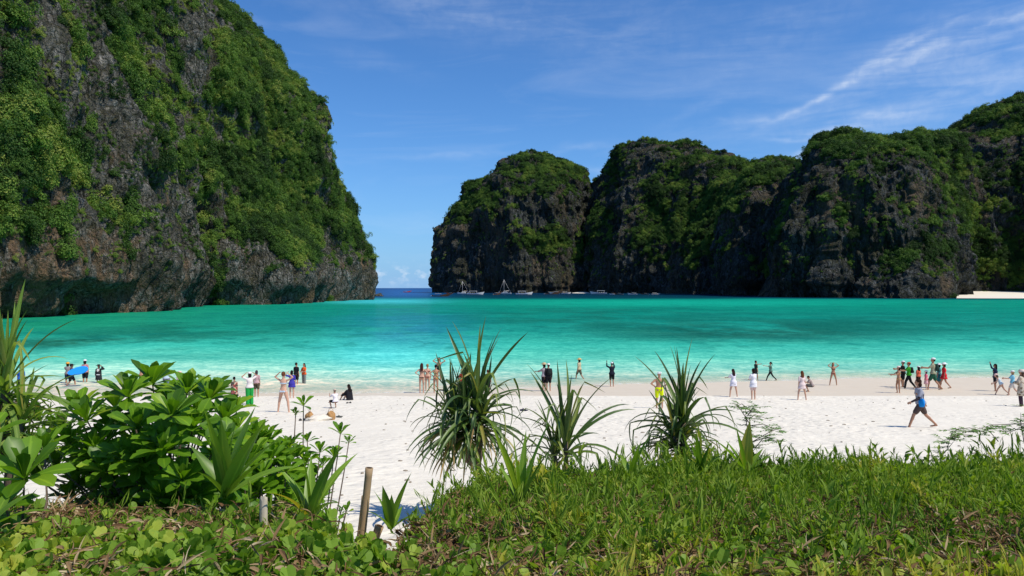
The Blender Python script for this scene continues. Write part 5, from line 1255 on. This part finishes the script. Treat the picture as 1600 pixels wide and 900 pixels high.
P_('woman walking left across the dry sand in a grey shirt and dark sleeves', 1438, 668, 591, 78, 'f', legs='stride', arms='swing', lean=6, skin='tan', hair=('bob', (.03, .015, .01)), wear=[('sleeves', (.05, .04, .045)), ('shirt', (.33, .34, .40)), ('shorts', (.10, .07, .06))], bag=('bright blue shoulder bag hanging at the hip of the walking woman', (.01, .24, .68), 'sling', (-.215, .03, .0)))
P_('woman in a navy top and black shorts raising one arm with a phone', 1555, 611, 568, 60, 'f', legs='stand', arms='one', hair=('long', HAIRB), wear=[('long_shirt', NAVY), ('shorts', BLACK)], hand='phone raised high by the woman in the navy top')
P_('child in a pink sun hat and pale blue top bending forward', 1564, 617, 584, 60, 'f', legs='stride', arms='fore', lean=28, hair=('bob', HAIRBR), hat=('brim', (.75, .50, .45)), wear=[('vest', (.50, .62, .70))], skin='fair')
P_('child in pale blue beside the woman in the patterned shawl', 1582, 618, 578, 60, 'f', legs='walk', arms='fore', hair=('bob', HAIRBL), hat=('cap', WHITE), wear=[('shirt', (.20, .50, .65)), ('shorts', (.6, .55, .5))], skin='fair')
P_('woman in a patterned brown shawl and dark purple trousers at the right edge', 1596, 635, 576, 40, 'f', legs='weight', arms='cross', hair=('long', (.10, .06, .04)), hat=('bucket', (.70, .60, .52)), wear=[('cape', M_SHAWL), ('pants', (.06, .035, .05))], thin=1.15)

# bake the joined bodies
dg = bpy.context.evaluated_depsgraph_get()
for o in PEOPLE:
    me = bpy.data.meshes.new_from_object(o.evaluated_get(dg)); old = o.data; o.modifiers.clear(); o.data = me; me.name = 'person'; bpy.data.meshes.remove(old)
    me.polygons.foreach_set('use_smooth', np.ones(len(me.polygons), dtype=bool))

# ------------------------------------------------------------------ things lying on the sand
def board():
    p = at(124, 579, 45.0); V = []; n = 16
    for zz in (-.03, .03):
        for k in range(n): a = 2 * math.pi * k / n; V.append((.62 * math.cos(a) * (1 - .15 * math.cos(a)), .30 * math.sin(a), zz))
    Fc = [tuple(range(n))[::-1], tuple(range(n, 2 * n))] + [(k, (k + 1) % n, n + (k + 1) % n, n + k) for k in range(n)]
    o = link('swim_board', np_mesh('swim_board', V, Fc, [cloth((.02, .30, .85))], smooth=False), loc=p); o.rotation_euler = (R(50), R(-12), R(10)); tag(o, 'bright blue swim board held up by the people wading at the far left', 'board')
board()
M_CAN = mat_plain('canvas', (.72, .66, .56), .9, .1, .3, 18); M_WICK = mat_plain('straw_weave', (.48, .27, .11), .8, .15, .6, 60, .01)
def crumple(name, px, py, size, mat, label, cat, seed, parts=None):
    X, Yd, z = ground_hit(px, py); V, Fc = ell((0, 0, 0), (1, 1, 1), None, 28, 18); P = np.array(V)
    d = 1 + .28 * fbm(P[:, 0] * 1.6 + seed, P[:, 1] * 1.6, P[:, 2] * 1.6, 4, .6); P = P * d[:, None] * np.array(size); P[:, 2] = np.maximum(P[:, 2] + size[2] * .55, -.02)
    o = link(name, np_mesh(name, P, Fc, [mat]), loc=(X, Yd, z)); o.rotation_euler = (0, 0, seed); tag(o, label, cat); return o
crumple('towel', 499, 657, (.55, .30, .13), M_CAN, 'crumpled white beach towel lying on the sand in front of the crouching person', 'towel', 1.0)
for px, py, s, m_, lab, seed in [(484, 657, (.16, .13, .20), M_WICK, 'brown woven beach bag at the left end of the white towel', 2.2), (517, 656, (.15, .12, .20), M_WICK, 'orange brown straw bag at the right end of the white towel', 3.1)]:
    b = crumple('beach_bag', px, py, s, m_, lab, 'bag', seed)
    hv, hf = tube_data([(-.09, 0, .22), (-.07, 0, .36), (0, 0, .41), (.07, 0, .36), (.09, 0, .22)], .010, 6); link('handle', np_mesh('handle', hv, hf, [M_WICK]), b)
def sandal(px, py, col, lab, rz, s=1.0):
    X, Yd, z = ground_hit(px, py); t = empty('sandals', (X, Yd, z + .02), rz); t.scale = (s,) * 3; tag(t, lab, 'sandals')
    for k in (-1, 1):
        L = loft([(-.012, .045, .13, 0), (.012, .045, .13, 0)], Vector((k * .07, .03 * k, 0)), Matrix.Rotation(R(12 * k), 3, 'Z'), 12); so = link('sole', np_mesh('sole', L[0], L[1], [cloth(col)], smooth=False), t)
        hv, hf = tube_data([(k * .07 - .04, .03 * k, .01), (k * .07, .03 * k + .04, .05), (k * .07 + .04, .03 * k, .01)], .009, 6); link('strap', np_mesh('strap', hv, hf, [cloth(col)]), so)
sandal(473, 657, (.03, .03, .035), 'pair of black sandals left of the white towel', .4, 1.2)
sandal(530, 652, (.10, .11, .10), 'pair of grey sandals on the sand right of the straw bag', 1.3)
sandal(818, 642, (.02, .02, .05), 'pair of dark blue sandals on the sand right of the largest screw pine', 1.0, 1.4)
sandal(545, 630, (.04, .04, .04), 'tiny dark slippers in front of the sitting woman with long black hair', .2)
# scattered coral bits
def coral():
    r = np.random.default_rng(5); L = []
    for _ in range(420):
        y = r.uniform(9.5, 37); x = r.uniform(-.8, .8) * y; s = r.uniform(.012, .05); v, f = ell((x, y, float(sand_z(x, y)) + s * .2), (s * r.uniform(.6, 1.6), s, s * .5), None, 5, 3); L.append((v, f))
    v, f = merge(L); tag(link('coral_crumbs', np_mesh('coral_crumbs', v, f, [mat_plain('coral', (.34, .29, .23), .9, .1, .6, 4)], smooth=False)), 'scattered bits of coral and driftwood on the dry sand', kind='stuff')
coral()

# ------------------------------------------------------------------ boats
M_HULL = mat_plain('white_gelcoat', (.78, .78, .77), .3, .5, .1, 2); M_GLS = mat_plain('dark_window', (.02, .025, .03), .15, .6, .1, 2)
M_WOOD = mat_plain('boat_wood', (.10, .055, .035), .6, .3, .5, 2); M_ALU = mat_plain('mast_metal', (.62, .62, .62), .35, .5, .1, 2); M_CANV = mat_plain('boat_canvas', (.70, .62, .48), .8, .1, .2, 2)
M_REDB = mat_plain('red_paint', (.55, .06, .03), .5, .4, .2, 2); M_BLUB = mat_plain('blue_canvas', (.05, .10, .30), .8, .1, .2, 2)
def hull(L, B, H, sheer=.25, bow=.9, stern=.75, n=14, draft=.35):
    V = []; m = 9
    for i in range(n + 1):
        t = i / n; x = (t - .5) * L; w = B / 2 * (stern + (1 - stern) * min(1, t * 3)) * (1 - max(0, (t - .55) / .45) ** 2.1) + .02; top = H * (1 + sheer * (abs(t - .35) / .65) ** 2 * (2.2 if t > .5 else .5))
        for k in range(m):
            a = -1 + 2 * k / (m - 1); y = w * math.copysign(abs(a) ** .6, a); z = top - (top + draft * (1 - max(0, t - .8) * 3)) * (1 - abs(a) ** 2.4)
            V.append((x + (z / H) * .06 * L * bow * (t > .7) * (t - .7) * 3, y, z))
    Fc = [(i * m + k, (i + 1) * m + k, (i + 1) * m + k + 1, i * m + k + 1) for i in range(n) for k in range(m - 1)]
    Fc += [(i * m, i * m + m - 1, (i + 1) * m + m - 1, (i + 1) * m) for i in range(n)] + [tuple(range(m))]
    return V, Fc
def boxd(x0, x1, y0, y1, z0, z1, tx=0, ty=0):
    V = [(x, y, z) for z in (z0, z1) for x, y in ((x0, y0), (x1, y0), (x1, y1), (x0, y1))]
    V[4:] = [(x0 + tx * .5, y0 + ty, z1), (x1 - tx, y0 + ty, z1), (x1 - tx, y1 - ty, z1), (x0 + tx * .5, y1 - ty, z1)]
    return V, [(3, 2, 1, 0), (4, 5, 6, 7), (0, 1, 5, 4), (1, 2, 6, 5), (2, 3, 7, 6), (3, 0, 4, 7)]
def part(name, data, mt, par): return link(name, np_mesh(name, data[0], data[1], [mt], smooth=False), par)
def boat(kind_, label, px, py, wpx, rz=0, group=None):
    d = CAM * F / (py - 450); Lm = wpx * d / F; X = (px - 800) / F * d
    name, cat = {'sail': ('sailing_yacht', 'yacht'), 'speed': ('speedboat', 'speedboat'), 'tail': ('longtail_boat', 'longtail boat')}[kind_]
    t = empty(name, (X, d, 0), R(rz)); tag(t, label, cat, group); L = Lm / max(.5, abs(math.cos(R(rz))))
    if kind_ == 'sail':
        H = L * .09; part('hull', hull(L, L * .28, H), M_HULL, t); c = part('cabin', boxd(-.22 * L, .18 * L, -.08 * L, .08 * L, H * .9, H * 1.75, .06 * L, .01 * L), M_HULL, t)
        part('window', boxd(-.17 * L, .10 * L, -.083 * L, .083 * L, H * 1.15, H * 1.45), M_GLS, c)
        tube('mast', [(.08 * L, 0, H), (.08 * L, 0, L * 1.15)], L * .011, M_ALU, t, 6); tube('boom', [(.08 * L, 0, H * 2.3), (-.34 * L, 0, H * 2.4)], L * .016, M_ALU, t, 6)
        tube('furled_sail', [(.06 * L, 0, H * 2.6), (-.32 * L, 0, H * 2.65)], L * .022, M_CANV, t, 6)
        for a, b in (((.08 * L, 0, L * 1.13), (-.48 * L, 0, H * 1.1)), ((.08 * L, 0, L * 1.1), (.48 * L, 0, H * 1.3))): tube('stay', [a, b], L * .006, M_ALU, t, 4)
        part('sun_canopy', boxd(-.46 * L, -.24 * L, -.1 * L, .1 * L, H * 2.4, H * 2.6), M_BLUB, t)
    elif kind_ == 'speed':
        H = L * .085; part('hull', hull(L, L * .27, H, .5), M_HULL, t); part('stripe', boxd(-.45 * L, .25 * L, -.137 * L, .137 * L, H * .5, H * .62), M_BLUB, t)
        part('canopy', boxd(-.36 * L, .14 * L, -.11 * L, .11 * L, H * 2.45, H * 2.65, .03 * L), M_HULL, t); part('windshield', boxd(.08 * L, .22 * L, -.1 * L, .1 * L, H, H * 2.0, .08 * L, .02 * L), M_GLS, t)
        for x, y in ((-.33, -.1), (-.33, .1), (.1, -.1), (.1, .1)): tube('canopy_post', [(x * L, y * L, H), (x * L, y * L, H * 2.5)], L * .006, M_ALU, t, 5)
        for y in (-.05, .05): part('outboard_motor', boxd(-.54 * L, -.49 * L, (y - .02) * L, (y + .02) * L, H * .1, H * 1.5, .01 * L), M_GLS, t)
        for q in range(3): part('bench', boxd((-.3 + .12 * q) * L, (-.26 + .12 * q) * L, -.1 * L, .1 * L, H * .8, H * 1.35), M_CANV, t)
    else:
        H = L * .06; V, Fc = hull(L, L * .17, H, 1.6, 2.0, .5); part('hull', (V, Fc), M_WOOD, t); part('canopy', boxd(-.30 * L, .12 * L, -.075 * L, .075 * L, H * 2.9, H * 3.1), M_CANV, t)
        for x, y in ((-.28, -.07), (-.28, .07), (.1, -.07), (.1, .07)): tube('canopy_post', [(x * L, y * L, H * .8), (x * L, y * L, H * 2.95)], L * .005, M_WOOD, t, 5)
        tube('prow', [(.46 * L, 0, H * 1.5), (.52 * L, 0, H * 2.6), (.545 * L, 0, H * 4.0)], [L * .02, L * .014, L * .01], M_WOOD, t, 6); tube('prow_ribbon', [(.53 * L, 0, H * 2.9), (.54 * L, 0, H * 3.4)], L * .018, M_REDB, t, 6)
        part('engine', boxd(-.50 * L, -.44 * L, -.02 * L, .02 * L, H, H * 2), M_GLS, t); tube('propeller_shaft', [(-.48 * L, 0, H * 1.4), (-.68 * L, 0, -.1)], L * .005, M_ALU, t, 5)
    return t
boat('sail', 'white sailing yacht with a tall mast, nearest the left edge of the round dome', 724, 459.0, 17, 190)
boat('sail', 'white sailing yacht with a tall mast moored under the middle of the round dome', 789, 459.0, 19, 170)
boat('tail', 'dark longtail boat with a pale canopy, leftmost of the moored boats', 687, 463.2, 24, 5)
boat('speed', 'white speedboat right behind the left sailing yacht', 742, 460.2, 25, 0)
boat('tail', 'small dark boat crossing just behind the leftmost longtail boat', 703, 459, 9, 150)
boat('tail', 'dark wooden longtail boat beside the right sailing yacht', 776, 460.5, 9, 60)
boat('speed', 'white speedboat right of the right sailing yacht', 818, 460.3, 25, 8)
boat('speed', 'low white speedboat under the right foot of the round dome', 867, 458.9, 15, 180)
boat('tail', 'dark longtail boat below the low white speedboat', 862, 459.8, 20, 10)
boat('speed', 'long white speedboat at the cleft between dome and headland', 936, 459.3, 24, 175)
boat('speed', 'white speedboat moored just right of the dark longtail boat', 884, 458.9, 14, 5)
for px, w, lab in [(957, 8, 'tiny pale boat first in the row under the long headland'), (967, 12, 'small boat with a raised bow second in the row under the long headland'), (989, 14, 'small white boat in the middle of the row under the long headland'), (1008, 10, 'small boat fourth in the row under the long headland'), (1024, 13, 'small boat at the right end of the row under the long headland')]:
    boat('tail' if w in (12, 10) else 'speed', lab, px, 460.2, w, 10 if w % 2 else 170, 'small boats moored in a row under the headland')
rb = boat('tail', 'red and white boat far out on the open sea in the gap', 635, 456.5, 9, 20)
for c in rb.children:
    if c.name.startswith('hull'): c.data.materials.clear(); c.data.materials.append(M_REDB)
def sandspit():
    X, d, z = (912 - 800) / F * 860, 860.0, 0; n = 30; V = []
    for i in range(n):
        for j in range(5): V.append((X + (i / (n - 1) - .5) * 27, d - 18 + 9 * j, 1.6 * math.sin(math.pi * i / (n - 1)) ** .6 * (j / 4) - .15))
    me = np_mesh('small_beach', V, grid_faces(n, 5), [M_SAND]); tag(link('small_beach', me), 'tiny pale beach at the foot of the cleft beside the round dome', kind='structure')
sandspit()
print('triangles', sum(len(o.data.polygons) * 2 for o in bpy.data.objects if o.type == 'MESH'), 'objects', len(bpy.data.objects))
